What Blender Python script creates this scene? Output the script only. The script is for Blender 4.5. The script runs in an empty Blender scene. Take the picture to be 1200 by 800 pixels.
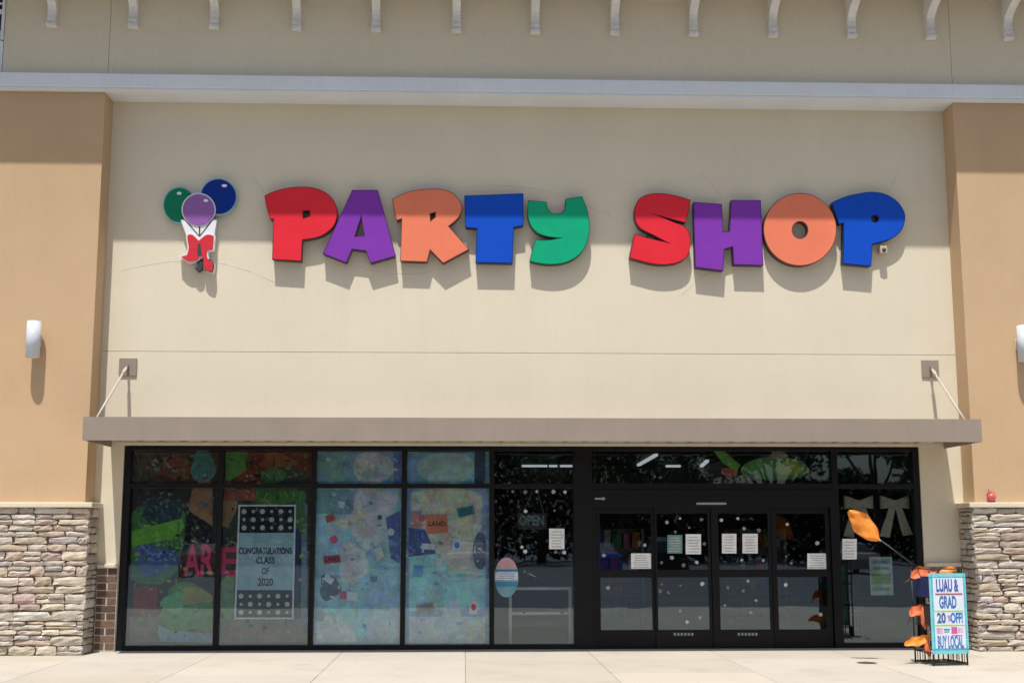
import bpy, bmesh, math, random
from mathutils import Matrix, Vector
random.seed(7)
S = bpy.context.scene
COL = S.collection

# ------------------------------------------------------------ camera
FPX, YAW, PITCH, ROLL = 1481.8, 0.0378, 0.1512, -0.0008
CAM = Vector((0.0, -18.706, 1.653))
fw = Vector((math.sin(YAW)*math.cos(PITCH), math.cos(YAW)*math.cos(PITCH), math.sin(PITCH)))
rt0 = Vector((math.cos(YAW), -math.sin(YAW), 0)); up0 = rt0.cross(fw)
RT = math.cos(ROLL)*rt0 + math.sin(ROLL)*up0
UP = -math.sin(ROLL)*rt0 + math.cos(ROLL)*up0
cd = bpy.data.cameras.new('camera'); cam = bpy.data.objects.new('camera', cd); COL.objects.link(cam)
m = Matrix((RT, UP, -fw)).transposed().to_4x4(); m.translation = CAM
cam.matrix_world = m
cd.sensor_width = 36; cd.lens = 36*FPX/1200; cd.clip_end = 2000; cd.clip_start = 0.1
S.camera = cam

def H(x, y, Y):
    """photo pixel -> point on the vertical plane Y"""
    d = fw + (x-600)/FPX*RT - (y-400)/FPX*UP
    return CAM + d*((Y-CAM.y)/d.y)
def G(x, y, Z=0.0):
    """photo pixel -> point on the level plane Z"""
    d = fw + (x-600)/FPX*RT - (y-400)/FPX*UP
    return CAM + d*((Z-CAM.z)/d.z)

# ------------------------------------------------------------ sky, sun, exposure
SUN = Vector((0.235, 1.0, -2.49)).normalized()          # direction the light travels
el = math.asin(-SUN.z); az = math.atan2(-SUN.x, -SUN.y)
W = bpy.data.worlds.new('World'); S.world = W; W.use_nodes = True
wn = W.node_tree; bg = wn.nodes['Background']
sk = wn.nodes.new('ShaderNodeTexSky'); sk.sky_type = 'NISHITA'; sk.sun_disc = False
sk.sun_elevation = el; sk.sun_rotation = az; sk.altitude = 200; sk.dust_density = 3.0
wn.links.new(sk.outputs[0], bg.inputs[0]); bg.inputs[1].default_value = 0.102
sd = bpy.data.lights.new('sun', 'SUN'); sd.energy = 4.65; sd.angle = math.radians(0.53); sd.color = (1, .972, .925)
so = bpy.data.objects.new('sun', sd); COL.objects.link(so)
so.rotation_euler = SUN.to_track_quat('-Z', 'Y').to_euler(); so.location = (-5, -20, 40)
S.view_settings.view_transform = 'Standard'; S.view_settings.look = 'None'
S.view_settings.exposure = 0.08; S.view_settings.gamma = 1
S.render.engine = 'CYCLES'
S.cycles.max_bounces = 8; S.cycles.transparent_max_bounces = 16

# ------------------------------------------------------------ materials
def lin(*c):
    return tuple(((v/255)/12.92 if v/255 <= .04045 else ((v/255+.055)/1.055)**2.4) for v in c) + (1,)
MATS = {}
def mat(name, col, rough=.7, var=.10, scale=3.0, fine=0.0, fscale=60, bump=0.0, bscale=120, metal=0, spec=.5, objcol=False, streak=0, blotch=None, emit=0, hue=0, spots=None):
    if name in MATS: return MATS[name]
    M = bpy.data.materials.new(name); M.use_nodes = True
    n = M.node_tree.nodes; L = M.node_tree.links; p = n['Principled BSDF']
    p.inputs['Roughness'].default_value = rough; p.inputs['Metallic'].default_value = metal
    p.inputs['Specular IOR Level'].default_value = spec
    geo = n.new('ShaderNodeNewGeometry')
    def noise(sc, det=4, vec=None, rg=.6):
        t = n.new('ShaderNodeTexNoise'); t.inputs['Scale'].default_value = sc
        t.inputs['Detail'].default_value = det; t.inputs['Roughness'].default_value = rg
        L.new(vec if vec else geo.outputs['Position'], t.inputs['Vector']); return t.outputs['Fac']
    def maprange(s, a, b, c, d):
        r = n.new('ShaderNodeMapRange'); L.new(s, r.inputs[0])
        for i, v in enumerate((a, b, c, d)): r.inputs[i+1].default_value = v
        return r.outputs[0]
    def mul(a, b):
        k = n.new('ShaderNodeMath'); k.operation = 'MULTIPLY'; L.new(a, k.inputs[0]); L.new(b, k.inputs[1]); return k.outputs[0]
    if objcol:
        oi = n.new('ShaderNodeObjectInfo'); base = oi.outputs['Color']
    else:
        r = n.new('ShaderNodeRGB'); r.outputs[0].default_value = col; base = r.outputs[0]
    f = maprange(noise(scale), .3, .7, 1-var, 1+var)
    if fine: f = mul(f, maprange(noise(fscale, 5, rg=.7), .3, .7, 1-fine, 1+fine))
    if streak:
        mp = n.new('ShaderNodeMapping'); mp.inputs['Scale'].default_value = (9, 9, .35); L.new(geo.outputs['Position'], mp.inputs[0])
        f = mul(f, maprange(noise(1.0, 5, mp.outputs[0]), .45, .8, 1, 1-streak))
    vm = n.new('ShaderNodeVectorMath'); vm.operation = 'SCALE'; L.new(base, vm.inputs[0]); L.new(f, vm.inputs['Scale'])
    out = vm.outputs[0]
    if hue:                                               # uneven print: each channel drifts on its own
        t = n.new('ShaderNodeTexNoise'); t.inputs['Scale'].default_value = 6.5; t.inputs['Detail'].default_value = 5; t.inputs['Distortion'].default_value = 1.6
        L.new(geo.outputs['Position'], t.inputs['Vector'])
        mr = n.new('ShaderNodeMapRange'); mr.data_type = 'FLOAT_VECTOR'; L.new(t.outputs['Color'], mr.inputs[6])
        mr.inputs[7].default_value = (.32,)*3; mr.inputs[8].default_value = (.68,)*3; mr.inputs[9].default_value = (1-hue,)*3; mr.inputs[10].default_value = (1+hue,)*3
        v2 = n.new('ShaderNodeVectorMath'); v2.operation = 'MULTIPLY'; L.new(out, v2.inputs[0]); L.new(mr.outputs[1], v2.inputs[1]); out = v2.outputs[0]
    if spots:                                             # small dark marks: (colour, scale, radius)
        vo = n.new('ShaderNodeTexVoronoi'); vo.inputs['Scale'].default_value = spots[1]; L.new(geo.outputs['Position'], vo.inputs['Vector'])
        m0 = n.new('ShaderNodeMix'); m0.data_type = 'RGBA'; L.new(maprange(vo.outputs['Distance'], spots[2]*.6, spots[2], .55, 0), m0.inputs[0])
        L.new(out, m0.inputs[6]); m0.inputs[7].default_value = spots[0]; out = m0.outputs[2]
    if blotch:                                            # (second colour, scale, threshold)
        mx = n.new('ShaderNodeMix'); mx.data_type = 'RGBA'
        L.new(maprange(noise(blotch[1], 6), blotch[2], blotch[2]+.12, 0, blotch[3]), mx.inputs[0])
        L.new(out, mx.inputs[6]); mx.inputs[7].default_value = blotch[0]; out = mx.outputs[2]
    L.new(out, p.inputs['Base Color'])
    if bump:
        b = n.new('ShaderNodeBump'); b.inputs['Strength'].default_value = bump; b.inputs['Distance'].default_value = .01
        L.new(noise(bscale, 6, rg=.65), b.inputs['Height']); L.new(b.outputs[0], p.inputs['Normal'])
    if emit:
        p.inputs['Emission Color'].default_value = col; p.inputs['Emission Strength'].default_value = emit
    MATS[name] = M; return M

def glass_mat(name, tint, refl=1.0):
    M = bpy.data.materials.new(name); M.use_nodes = True
    n = M.node_tree.nodes; L = M.node_tree.links; n.clear()
    o = n.new('ShaderNodeOutputMaterial'); mx = n.new('ShaderNodeMixShader')
    t = n.new('ShaderNodeBsdfTransparent'); t.inputs[0].default_value = tint
    g = n.new('ShaderNodeBsdfGlossy'); g.inputs['Roughness'].default_value = .012; g.inputs['Color'].default_value = (.74, .90, 1, 1)
    fr = n.new('ShaderNodeFresnel'); fr.inputs[0].default_value = 1.52
    ge = n.new('ShaderNodeNewGeometry'); nt = n.new('ShaderNodeTexNoise'); nt.inputs['Scale'].default_value = 1.3
    L.new(ge.outputs['Position'], nt.inputs['Vector'])
    bm_ = n.new('ShaderNodeBump'); bm_.inputs['Strength'].default_value = .05; bm_.inputs['Distance'].default_value = .02
    L.new(nt.outputs['Fac'], bm_.inputs['Height']); L.new(bm_.outputs[0], g.inputs['Normal'])
    k = n.new('ShaderNodeMath'); k.operation = 'MULTIPLY'; k.inputs[1].default_value = refl
    L.new(fr.outputs[0], k.inputs[0]); L.new(k.outputs[0], mx.inputs[0])
    L.new(t.outputs[0], mx.inputs[1]); L.new(g.outputs[0], mx.inputs[2]); L.new(mx.outputs[0], o.inputs[0])
    MATS[name] = M; return M

CREAM = mat('cream_stucco', (.72, .648, .50, 1), .92, .04, .45, .045, 40, .5, 120, streak=.025, blotch=((.66, .585, .44, 1), .8, .58, .35))
TAN = mat('tan_stucco', (.56, .385, .225, 1), .92, .05, .8, .04, 40, .4, 130, streak=.025, blotch=((.58, .40, .24, 1), 1.3, .54, .55))
TRIM = mat('white_trim', (.73, .775, .82, 1), .8, .04, 1.5, .03, 40, .15, 150, streak=.04)
CAPM = mat('cream_cap', (.68, .60, .47, 1), .9, .06, 3, .06, 40, .3, 90)
BRKT = mat('bracket_wood', (.76, .75, .73, 1), .75, .12, 6, .08, 60, .2, 70, streak=.1)
JOINT = mat('joint', (.58, .515, .40, 1), .95, .1, 5)
HAIR = mat('hairline', (.58, .515, .40, 1), .95, .15, 5)
STONE = mat('ledgestone', (1, 1, 1, 1), .93, .16, 9, .22, 55, .8, 45, objcol=True, blotch=((.34, .26, .17, 1), 14, .60, .35))
MORTAR = mat('stone_backing', (.19, .155, .115, 1), .95, .2, 12, .2, 80, .5, 60)
BRICK = mat('brick', (1, 1, 1, 1), .9, .18, 10, .2, 70, .5, 90, objcol=True)
BMORT = mat('brick_mortar', (.56, .50, .42, 1), .95, .1, 14, .15, 90, .4, 120)
CONC = mat('concrete', (.50, .455, .39, 1), .93, .05, .9, .05, 70, .25, 160, objcol=True, blotch=((.36, .325, .28, 1), 1.3, .56, .42), spots=((.20, .18, .16, 1), 2.6, .07))
ASPH = mat('asphalt', (.125, .127, .135, 1), .9, .2, .5, .25, 90, .4, 140, blotch=((.10, .10, .10, 1), .25, .52, .5))
LINEP = mat('road_paint', (.72, .72, .70, 1), .8, .12, 4, .1, 60)
AWN = mat('awning_bronze', (.30, .245, .20, 1), .5, .05, 2, .03, 50, .05, 60, spec=.4, streak=.06)
STEEL = mat('rod_steel', (.50, .45, .38, 1), .45, .1, 8, spec=.5)
BLACK = mat('black_anodised', (.007, .0065, .0075, 1), .4, .15, 3, .1, 40, spec=.2)
ALUM = mat('lamp_metal', (.60, .64, .70, 1), .35, .05, 8, spec=.5)
REDL = mat('alarm_red', (.50, .06, .06, 1), .4, .1, 20)
BOXM = mat('beige_box', (.52, .45, .33, 1), .6, .1, 20)
SIDE = mat('letter_return', (.045, .04, .055, 1), .5, .1, 10)
LCOL = dict(red=mat('face_red', (.74, .028, .045, 1), .5, .05, 3, .03, 30, spec=.12),
    purple=mat('face_purple', (.215, .042, .40, 1), .5, .05, 3, .03, 30, spec=.12),
    salmon=mat('face_salmon', (.80, .215, .12, 1), .5, .05, 3, .03, 30, spec=.12),
    blue=mat('face_blue', (.006, .075, .52, 1), .5, .05, 3, .03, 30, spec=.12),
    green=mat('face_green', (.006, .37, .185, 1), .5, .05, 3, .03, 30, spec=.12))
WHITE = mat('white_plastic', (.78, .78, .80, 1), .5, .04, 5)
PAPER = mat('paper', (.66, .70, .66, 1), .8, .05, 12)
INK = mat('ink', (.02, .02, .025, 1), .7, .1, 12)
GREYT = mat('grey_print', (.30, .33, .33, 1), .7, .1, 12)
GLASS = glass_mat('window_glass', (.93, .955, .96, 1), 1.75)
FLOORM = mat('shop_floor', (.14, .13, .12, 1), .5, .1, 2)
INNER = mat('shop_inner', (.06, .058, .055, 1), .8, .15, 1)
FACELT = mat('tube_light', (.9, .95, 1, 1), .5, 0, 1, emit=.45)

# ------------------------------------------------------------ object helpers
def link(name, me, material, parent=None, label=None, cat=None, group=None, kind=None, color=None):
    if material and not me.materials: me.materials.append(material)
    o = bpy.data.objects.new(name, me); COL.objects.link(o)
    if parent is not None:
        o.parent = parent
        o.matrix_parent_inverse = Matrix.Translation(-base_of(parent))
    tag(o, label, cat, group, kind)
    if color: o.color = color
    return o
def base_of(o):
    return Vector(o.location) if o.parent is None else Vector((0, 0, 0))
def tag(o, label=None, cat=None, group=None, kind=None):
    if label: o['label'] = label
    if cat: o['category'] = cat
    if group: o['group'] = group
    if kind: o['kind'] = kind
    return o
def thing(name, label, cat, loc=(0, 0, 0), group=None):
    o = bpy.data.objects.new(name, None); COL.objects.link(o); o.location = loc
    o.empty_display_size = .1
    return tag(o, label, cat, group)
def mesh(verts, faces, smooth=False):
    me = bpy.data.meshes.new('m'); me.from_pydata([tuple(v) for v in verts], [], faces); me.update()
    if smooth:
        for p in me.polygons: p.use_smooth = True
    return me
BOXF = [(0, 3, 2, 1), (4, 5, 6, 7), (0, 1, 5, 4), (1, 2, 6, 5), (2, 3, 7, 6), (3, 0, 4, 7)]
def box(x0, x1, y0, y1, z0, z1, bev=0.0):
    me = mesh([(x0, y0, z0), (x1, y0, z0), (x1, y1, z0), (x0, y1, z0), (x0, y0, z1), (x1, y0, z1), (x1, y1, z1), (x0, y1, z1)], BOXF)
    if bev:
        b = bmesh.new(); b.from_mesh(me)
        bmesh.ops.bevel(b, geom=b.edges[:], offset=bev, segments=2, affect='EDGES', profile=.6)
        b.to_mesh(me); b.free()
    return me
def join(ms):
    b = bmesh.new()
    for q in ms: b.from_mesh(q)
    me = bpy.data.meshes.new('m'); b.to_mesh(me); b.free(); return me
def tube(p, q, r0, r1=None, n=8, caps=True):
    p, q = Vector(p), Vector(q); r1 = r0 if r1 is None else r1
    d = (q-p).normalized(); a = d.orthogonal().normalized(); c = d.cross(a)
    v = []
    for k, (o, r) in enumerate(((p, r0), (q, r1))):
        for i in range(n):
            t = 2*math.pi*i/n; v.append(o + a*math.cos(t)*r + c*math.sin(t)*r)
    f = [(i, (i+1) % n, n+(i+1) % n, n+i) for i in range(n)]
    if caps: f += [tuple(range(n-1, -1, -1)), tuple(range(n, 2*n))]
    return mesh(v, f, True)
def path_tube(pts, r, n=6):
    return join([tube(a, b, r, n=n) for a, b in zip(pts[:-1], pts[1:])])
def prism(loops, Yf, Yb, offset=0.0):
    """loops: list of [(X,Z)...]; first is the outline, others holes. Solid between Yf (front) and Yb."""
    cu = bpy.data.curves.new('c', 'CURVE'); cu.dimensions = '2D'; cu.fill_mode = 'BOTH'
    cu.extrude = abs(Yb-Yf)/2; cu.offset = offset
    for lp in loops:
        s = cu.splines.new('POLY'); s.points.add(len(lp)-1); s.use_cyclic_u = True
        for i, (x, z) in enumerate(lp): s.points[i].co = (x, z, 0, 1)
    o = bpy.data.objects.new('c', cu); COL.objects.link(o)
    me = bpy.data.meshes.new_from_object(o)
    bpy.data.objects.remove(o); bpy.data.curves.remove(cu)
    ym = (Yf+Yb)/2
    for v in me.vertices: v.co = (v.co.x, ym - v.co.z, v.co.y)
    return me
def text(body, x, z, Y, height, width=None, thick=.002, align='CENTER', bold=.035):
    cu = bpy.data.curves.new('t', 'FONT'); cu.body = body; cu.align_x = align; cu.align_y = 'CENTER'
    cu.size = height/.7; cu.extrude = thick/2; cu.offset = height*bold; cu.resolution_u = 4
    o = bpy.data.objects.new('t', cu); COL.objects.link(o)
    me = bpy.data.meshes.new_from_object(o)
    bpy.data.objects.remove(o); bpy.data.curves.remove(cu)
    xs = [v.co.x for v in me.vertices]; w = max(xs)-min(xs) if xs else 1
    k = (width/w) if width else 1
    for v in me.vertices: v.co = (x + v.co.x*k, Y - v.co.z, z + v.co.y)
    return me
def ell(cx, cz, rx, rz, n=28, a0=0):
    return [(cx+rx*math.cos(2*math.pi*i/n+a0), cz+rz*math.sin(2*math.pi*i/n+a0)) for i in range(n)]
def px(loop, Y):
    return [(H(a, b, Y).x, H(a, b, Y).z) for a, b in loop]
def pell(cx, cy, rx, ry, Y, n=28):
    return px([(cx+rx*math.cos(2*math.pi*i/n), cy+ry*math.sin(2*math.pi*i/n)) for i in range(n)], Y)

# ------------------------------------------------------------ key dimensions (metres)
PD = .427                                   # pilaster depth
XL, XR = -5.365, 7.43                       # inner edges of the pilasters
SX0, SX1, SZ = -4.965, 6.80, 2.93           # storefront opening
YU = -.44                                   # upper wall plane
BZ0, BZ1, YB = 8.16, 8.405, -.56            # white band
XEND0, XEND1 = -11.0, 13.0

# ------------------------------------------------------------ ground
def struct(name, me, material, **k): return link(name, me, material, kind='structure', **k)
struct('parking_lot', box(-400, 400, -600, -10.5, -.45, -.15), ASPH)
walk = struct('sidewalk', box(-40, 40, -10.3, .3, -.4, -.03), mat('sidewalk_base', (.30, .27, .23, 1), .95, .1, 5))
struct('kerb', box(-40, 40, -10.5, -10.302, -.4, 0.0, .02), CONC, color=(.50, .46, .40, 1))
xs = [.03 + 1.755*i for i in range(-7, 10)]
ys = [.29, -1.42, -3.1, -4.6, -6.4, -8.3, -10.295]
for i in range(len(xs)-1):
    for j in range(len(ys)-1):
        k = random.uniform(.93, 1.05)
        g = .005
        link('slab', box(xs[i]+g/2, xs[i+1]-g/2, ys[j+1]+g/2, ys[j]-g/2, -.03, random.uniform(-.001, .001), .004), CONC, walk,
             color=(.49*k, .44*k, .368*k*random.uniform(.97, 1.02), 1))
# parking bays far across the lot (they show in the glass)
for i in range(10):
    x = -23 + i*2.9
    struct('bay_line', box(x-.05, x+.05, -41.5, -36.2, -.15, -.146), LINEP)
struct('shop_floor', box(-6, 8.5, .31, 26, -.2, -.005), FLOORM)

# ------------------------------------------------------------ the store
B = thing('store_building', 'cream and tan stucco store front with stone piers, bracketed eave and white band', 'building', (.9, 0, 0))
def part(name, me, material, parent=None, **k): return link(name, me, material, parent or B, **k)

# main wall: a backing with stucco panels in front of it, reveal joints between them
JZ = 4.33
bk = part('wall', join([box(XL-.3, XR+.3, .02, .35, SZ+.04, 9.0), box(XL-.3, SX0, .02, .35, 0, SZ+.04), box(SX1, XR+.3, .02, .35, 0, SZ+.04)]), JOINT)
g = .0028
part('stucco_panel', box(XL-.02, XR+.02, 0, .019, JZ+g, 8.4, .003), CREAM, bk)
part('stucco_panel', box(XL-.02, XR+.02, 0, .019, SZ+.06, JZ-g, .003), CREAM, bk)
part('stucco_panel', box(XL-.02, SX0-.001, 0, .019, 1.2, SZ+.058, .003), CREAM, bk)
part('stucco_panel', box(SX1+.001, XR+.02, 0, .019, 1.2, SZ+.058, .003), CREAM, bk)
part('head_trim', box(SX0, SX1, -.012, .02, SZ+.012, SZ+.058, .004), CAPM, bk)
# faint scored arcs left on the stucco
arcs = [[(140, 318), (170, 311), (202, 306.5), (235, 306), (266, 310), (295, 319), (322, 331)],
        [(520, 222), (548, 219), (577, 217), (617, 219), (651, 227), (683, 240), (712, 251), (735, 264)],
        [(822, 203), (832, 212), (843, 228)], [(295, 207), (303, 216), (309, 226)],
        [(420, 312), (435, 317), (462, 321), (491, 321), (520, 316)], [(1052, 203), (1046, 214), (1040, 226)],
        [(800, 345), (815, 330), (828, 322), (846, 316)]]
for a in arcs:
    part('hairline', path_tube([H(x, y, .0022) for x, y in a], .0042, 5), HAIR, bk)

# upper wall, white band, eave, brackets
WX0 = H(5.5, 30, YU).x
uj = [H(128.5, 45, YU).x, H(1114, 60, YU).x]
ub = part('upper_wall', box(XEND0, XEND1, YU+.02, .4, 8.4, 10.2), JOINT)
edges = [WX0, uj[0], uj[1], XEND1]
for a, b in zip(edges[:-1], edges[1:]):
    part('stucco_panel', box(a+g, b-g, YU, YU+.019, 8.4, 10.15, .003), CREAM, ub)
part('stucco_panel', box(XEND0, WX0-2.2, YU, YU+.019, 8.4, 10.15, .003), CREAM, ub)
part('band', box(XEND0, XEND1, YB, .0, BZ0+.04, BZ1, .008), TRIM)
part('band_moulding', box(XEND0, XEND1, YB+.03, -.002, BZ0, BZ0+.039, .006), TRIM)
# the tower window at the end of the upper wall
wz0, wz1 = H(2, 38, YU).z, 10.1
wf = part('window_frame', join([box(WX0-.04, WX0-g, YU-.03, YU+.018, wz0-.12, wz1), box(WX0-2.2, WX0-2.11, YU-.03, YU+.018, wz0-.12, wz1),
     box(WX0-2.109, WX0-.041, YU-.05, YU+.018, wz0-.14, wz0), box(WX0-2.109, WX0-.041, YU-.02, YU+.012, H(2, 17, YU).z, H(2, 12, YU).z),
     box(WX0-2.109, WX0-.041, YU-.02, YU+.012, H(2, 6, YU).z, H(2, 4, YU).z)]), TRIM)
part('pane', box(WX0-2.108, WX0-.042, YU+.005, YU+.011, wz0, wz1), mat('dark_pane', (.01, .01, .012, 1), .08, 0, 1), wf)
part('window_apron', box(WX0-2.2+g, WX0-g, YU-.012, YU+.017, 8.4, wz0-.141, .003), TRIM, wf)
EP, EZ = -1.52, 6.018 + 2.49*1.52
part('eave', join([box(XEND0-.8, XEND1+.8, EP, .4, EZ, EZ+.09), box(XEND0-.8, XEND1+.8, EP-.02, EP+.03, EZ+.02, EZ+.34), box(XEND0-.8, XEND1+.8, EP+.031, .4, EZ+.2, EZ+.34)]),
     mat('eave_paint', (.50, .47, .42, 1), .8, .06, 2, streak=.06))
bpx = [(62, 33), (157, 33.5), (252, 35.5), (348, 37.5), (441, 39.5), (535, 41), (627, 42.5), (720, 44), (812, 45), (905, 46), (997, 46), (1089, 46.5), (1180, 47.5)]
bw = .062
def bracket(xc, z0):
    """curved corbel: profile in (depth, height) swept through its width"""
    top = EZ - z0 + .002; reach = 1.0
    outer = [(.0, .0), (.085, .0), (.10, .03), (.10, .09), (.082, .10), (.088, .22)]
    for i in range(1, 9):
        t = i/8; outer.append((.088 + (reach-.088)*(1-math.cos(t*math.pi/2)), .22 + (top-.22-.10)*math.sin(t*math.pi/2)))
    outer += [(reach, top), (0, top)]
    n = len(outer); v = []
    for s in (-bw, bw):
        for d, h in outer: v.append((xc+s, YU-d, z0+h))
    b = bmesh.new(); vs = [b.verts.new(q) for q in v]
    b.faces.new(vs[:n]); b.faces.new(vs[n:][::-1])
    for i in range(n): b.faces.new((vs[i], vs[n+i], vs[n+(i+1) % n], vs[(i+1) % n]))
    bmesh.ops.recalc_face_normals(b, faces=b.faces[:])
    me = bpy.data.meshes.new('m'); b.to_mesh(me); b.free()
    foot = box(xc-bw-.012, xc+bw+.012, YU-.115, YU-.001, z0-.05, z0+.004, .008)
    return join([me, foot])
bx = [H(x, y, YU).x for x, y in bpx]; bz = sum(H(x, y, YU).z for x, y in bpx)/len(bpx)
for x in bx: part('bracket', bracket(x, bz+.05), BRKT)
for x in (bx[0]-1.18, bx[0]-2.36, bx[-1]+1.18, bx[-1]+2.36): part('bracket', bracket(x, bz+.05), BRKT)

# pilasters with their stone piers
CAPZ = 2.085
for side, (x0, x1) in (('left', (XL-4.5, XL)), ('right', (XR, XR+4.5))):
    pil = part('pilaster', box(x0, x1, -PD, -.0015, CAPZ-.02, BZ0-.001, .012), TAN)
PF, PX = -.505, .085                        # pier front plane, how far it stands out sideways
def stone_mesh(seed):
    r = random.Random(seed); nx, nz = 5, 4; v = []; f = []
    for j in range(nz):
        for i in range(nx):
            u, w = i/(nx-1)-.5, j/(nz-1)-.5
            edge = max(abs(u), abs(w))*2
            d = .5 - (.16 if edge > .99 else 0) - r.uniform(0, .20)
            ju = r.uniform(-.05, .05); jw = r.uniform(-.07, .07)
            if abs(u) > .49 and abs(w) > .49: ju -= math.copysign(r.uniform(.01, .05), u); jw -= math.copysign(r.uniform(.03, .13), w)
            elif edge > .99: ju -= math.copysign(abs(ju), u) if abs(u) > .49 else 0; jw -= math.copysign(abs(jw), w) if abs(w) > .49 else 0
            v.append((max(-.5, min(.5, u+ju)), -d, max(-.5, min(.5, w+jw))))
    for j in range(nz-1):
        for i in range(nx-1): a = j*nx+i; f.append((a, a+1, a+nx+1, a+nx))
    ring = [i for i in range(nx)] + [nx*(j+1)-1 for j in range(1, nz)] + [nx*(nz-1)+i for i in range(nx-2, -1, -1)] + [nx*j for j in range(nz-2, 0, -1)]
    k = len(v)
    for q in ring: v.append((v[q][0]*.98, .5, v[q][2]*.98))
    n = len(ring)
    for i in range(n): f.append((ring[i], k+i, k+(i+1) % n, ring[(i+1) % n]))
    me = mesh(v, f); me.materials.append(STONE)
    for p in me.polygons: p.use_smooth = False
    return me
STONES = [stone_mesh(100+i) for i in range(26)]
PAL = [(.60, .49, .345), (.56, .455, .33), (.62, .54, .415), (.55, .47, .375), (.48, .425, .36), (.55, .415, .29), (.51, .365, .275), (.65, .58, .47), (.58, .52, .42), (.52, .42, .275), (.62, .52, .375), (.66, .56, .41)]
def lay_stones(parent, u0, u1, z0, z1, place, rng):
    """random ledgestone: courses of uneven height, some split in two; place(u, z, w, h) sets a stone"""
    z = z0
    while z < z1-.02:
        h = rng.choice((.075, .09, .10, .115, .13, .145))
        if z1-(z+h) < .06: h = z1-z
        u = u0 - rng.uniform(0, .15)
        while u < u1-.01:
            w = rng.uniform(.20, .56)
            a, b = max(u, u0), min(u+w, u1)
            if u1-b < .09: b = u1
            if b-a > .04:
                if h > .10 and rng.random() < .30:
                    k = rng.uniform(.38, .62); cut = a+(b-a)*rng.uniform(.4, .6)
                    place(a, z, b-a, h*k)
                    if rng.random() < .5 and b-a > .25: place(a, z+h*k, cut-a, h*(1-k)); place(cut, z+h*k, b-cut, h*(1-k))
                    else: place(a, z+h*k, b-a, h*(1-k))
                else: place(a, z, b-a, h)
            if b >= u1: break
            u = u+w
        z += h
def stone(parent, cx, cy, cz, w, d, h, rz, rng):
    o = bpy.data.objects.new('stone', rng.choice(STONES)); COL.objects.link(o)
    o.parent = parent
    o.location = (cx, cy, cz); o.scale = (w*rng.choice((1,)), d, h); o.rotation_euler = (0, rng.uniform(-.02, .02), rz)
    c = rng.choice(PAL); k = rng.uniform(.86, 1.16); l_ = sum(c)/3; c = [q*.72+l_*.28*t_ for q, t_ in zip(c, (1.12, 1, .86))]
    o.color = (c[0]*k*.87, c[1]*k*.88*rng.uniform(.97, 1.03), c[2]*k*.95*rng.uniform(.93, 1.05), 1)
    return o
SH = 2.03
for side in (-1, 1):
    if side < 0: a, b = XL-3.2, XL+PX
    else: a, b = XR-PX, XR+2.6
    pier = part('stone_pier', box(a+.03, b-.03, PF+.035, -.003, 0.0, SH+.02), MORTAR)
    if side < 0: part('stone_backing', box(XL-4.6, XL-3.19, PF+.01, -.003, 0, SH+.02), MORTAR, pier)
    else: part('stone_backing', box(XR+2.59, XR+4.6, PF+.01, -.003, 0, SH+.02), MORTAR, pier)
    r = random.Random(31+side)
    def front(u, z, w, h):
        d = .10
        stone(pier, u+w/2, PF+.03+r.uniform(-.018, .010), z+h/2, w-.004, d, h-.003, 0, r)
    lay_stones(pier, a if side > 0 else XL-1.25, b if side < 0 else XR+1.15, 0, SH, front, r)
    if side < 0: lay_stones(pier, a, XL-1.25, 0, SH, lambda u, z, w, h: stone(pier, u+w/2, PF+.03+r.uniform(-.01, .01), z+h/2, w-.004, .10, h-.003, 0, r), r)
    xr = b if side < 0 else a
    def ret(u, z, w, h):
        stone(pier, xr + side*.02, -(u+w/2), z+h/2, w-.01, .08, h-.01, -side*math.pi/2, r)
    lay_stones(pier, .005, -PF-.01, 0, SH, ret, r)
    part('pier_cap', box(a-(.05 if side > 0 else 1.4), b+(.05 if side < 0 else 2.0), PF-.055, -.004, SH+.001, SH+.075, .014), CAPM, pier)

# brick base between the piers and the windows
def brick_mesh(w, h, seed):
    me = box(-w/2, w/2, -.045, .045, -h/2, h/2, .005)
    me.materials.append(BRICK); return me
BH = .1016; FULL = .293
bmeshes = {}
for (a, b) in ((XL+PX+.02, SX0-.002), (SX1+.002, XR-PX-.02)):
    base = part('brick_base', box(a, b, -.041, .018, 0, 1.18), BMORT)
    r = random.Random(int(a*10))
    for k in range(11):
        z = .03 + k*(BH+.003)
        x = a - (0 if k % 2 else FULL/2)
        while x < b:
            u, v = max(x, a), min(x+FULL, b)
            if v-u > .03:
                key = round(v-u, 3)
                if key not in bmeshes: bmeshes[key] = brick_mesh(key-.016, BH-.014, 1)
                o = part('brick', bmeshes[key], None, base)
                o.location = ((u+v)/2, -.004, z+BH/2)
                q = r.uniform(.75, 1.25); c = r.choice(((.125, .075, .052), (.10, .062, .046), (.16, .095, .065), (.135, .085, .06)))
                o.color = (c[0]*q, c[1]*q, c[2]*q, 1)
            x += FULL+.004
    part('brick_cap', box(a-.0, b+.0, -.085, .0185, 1.181, 1.235, .012), CAPM, base)

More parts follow.
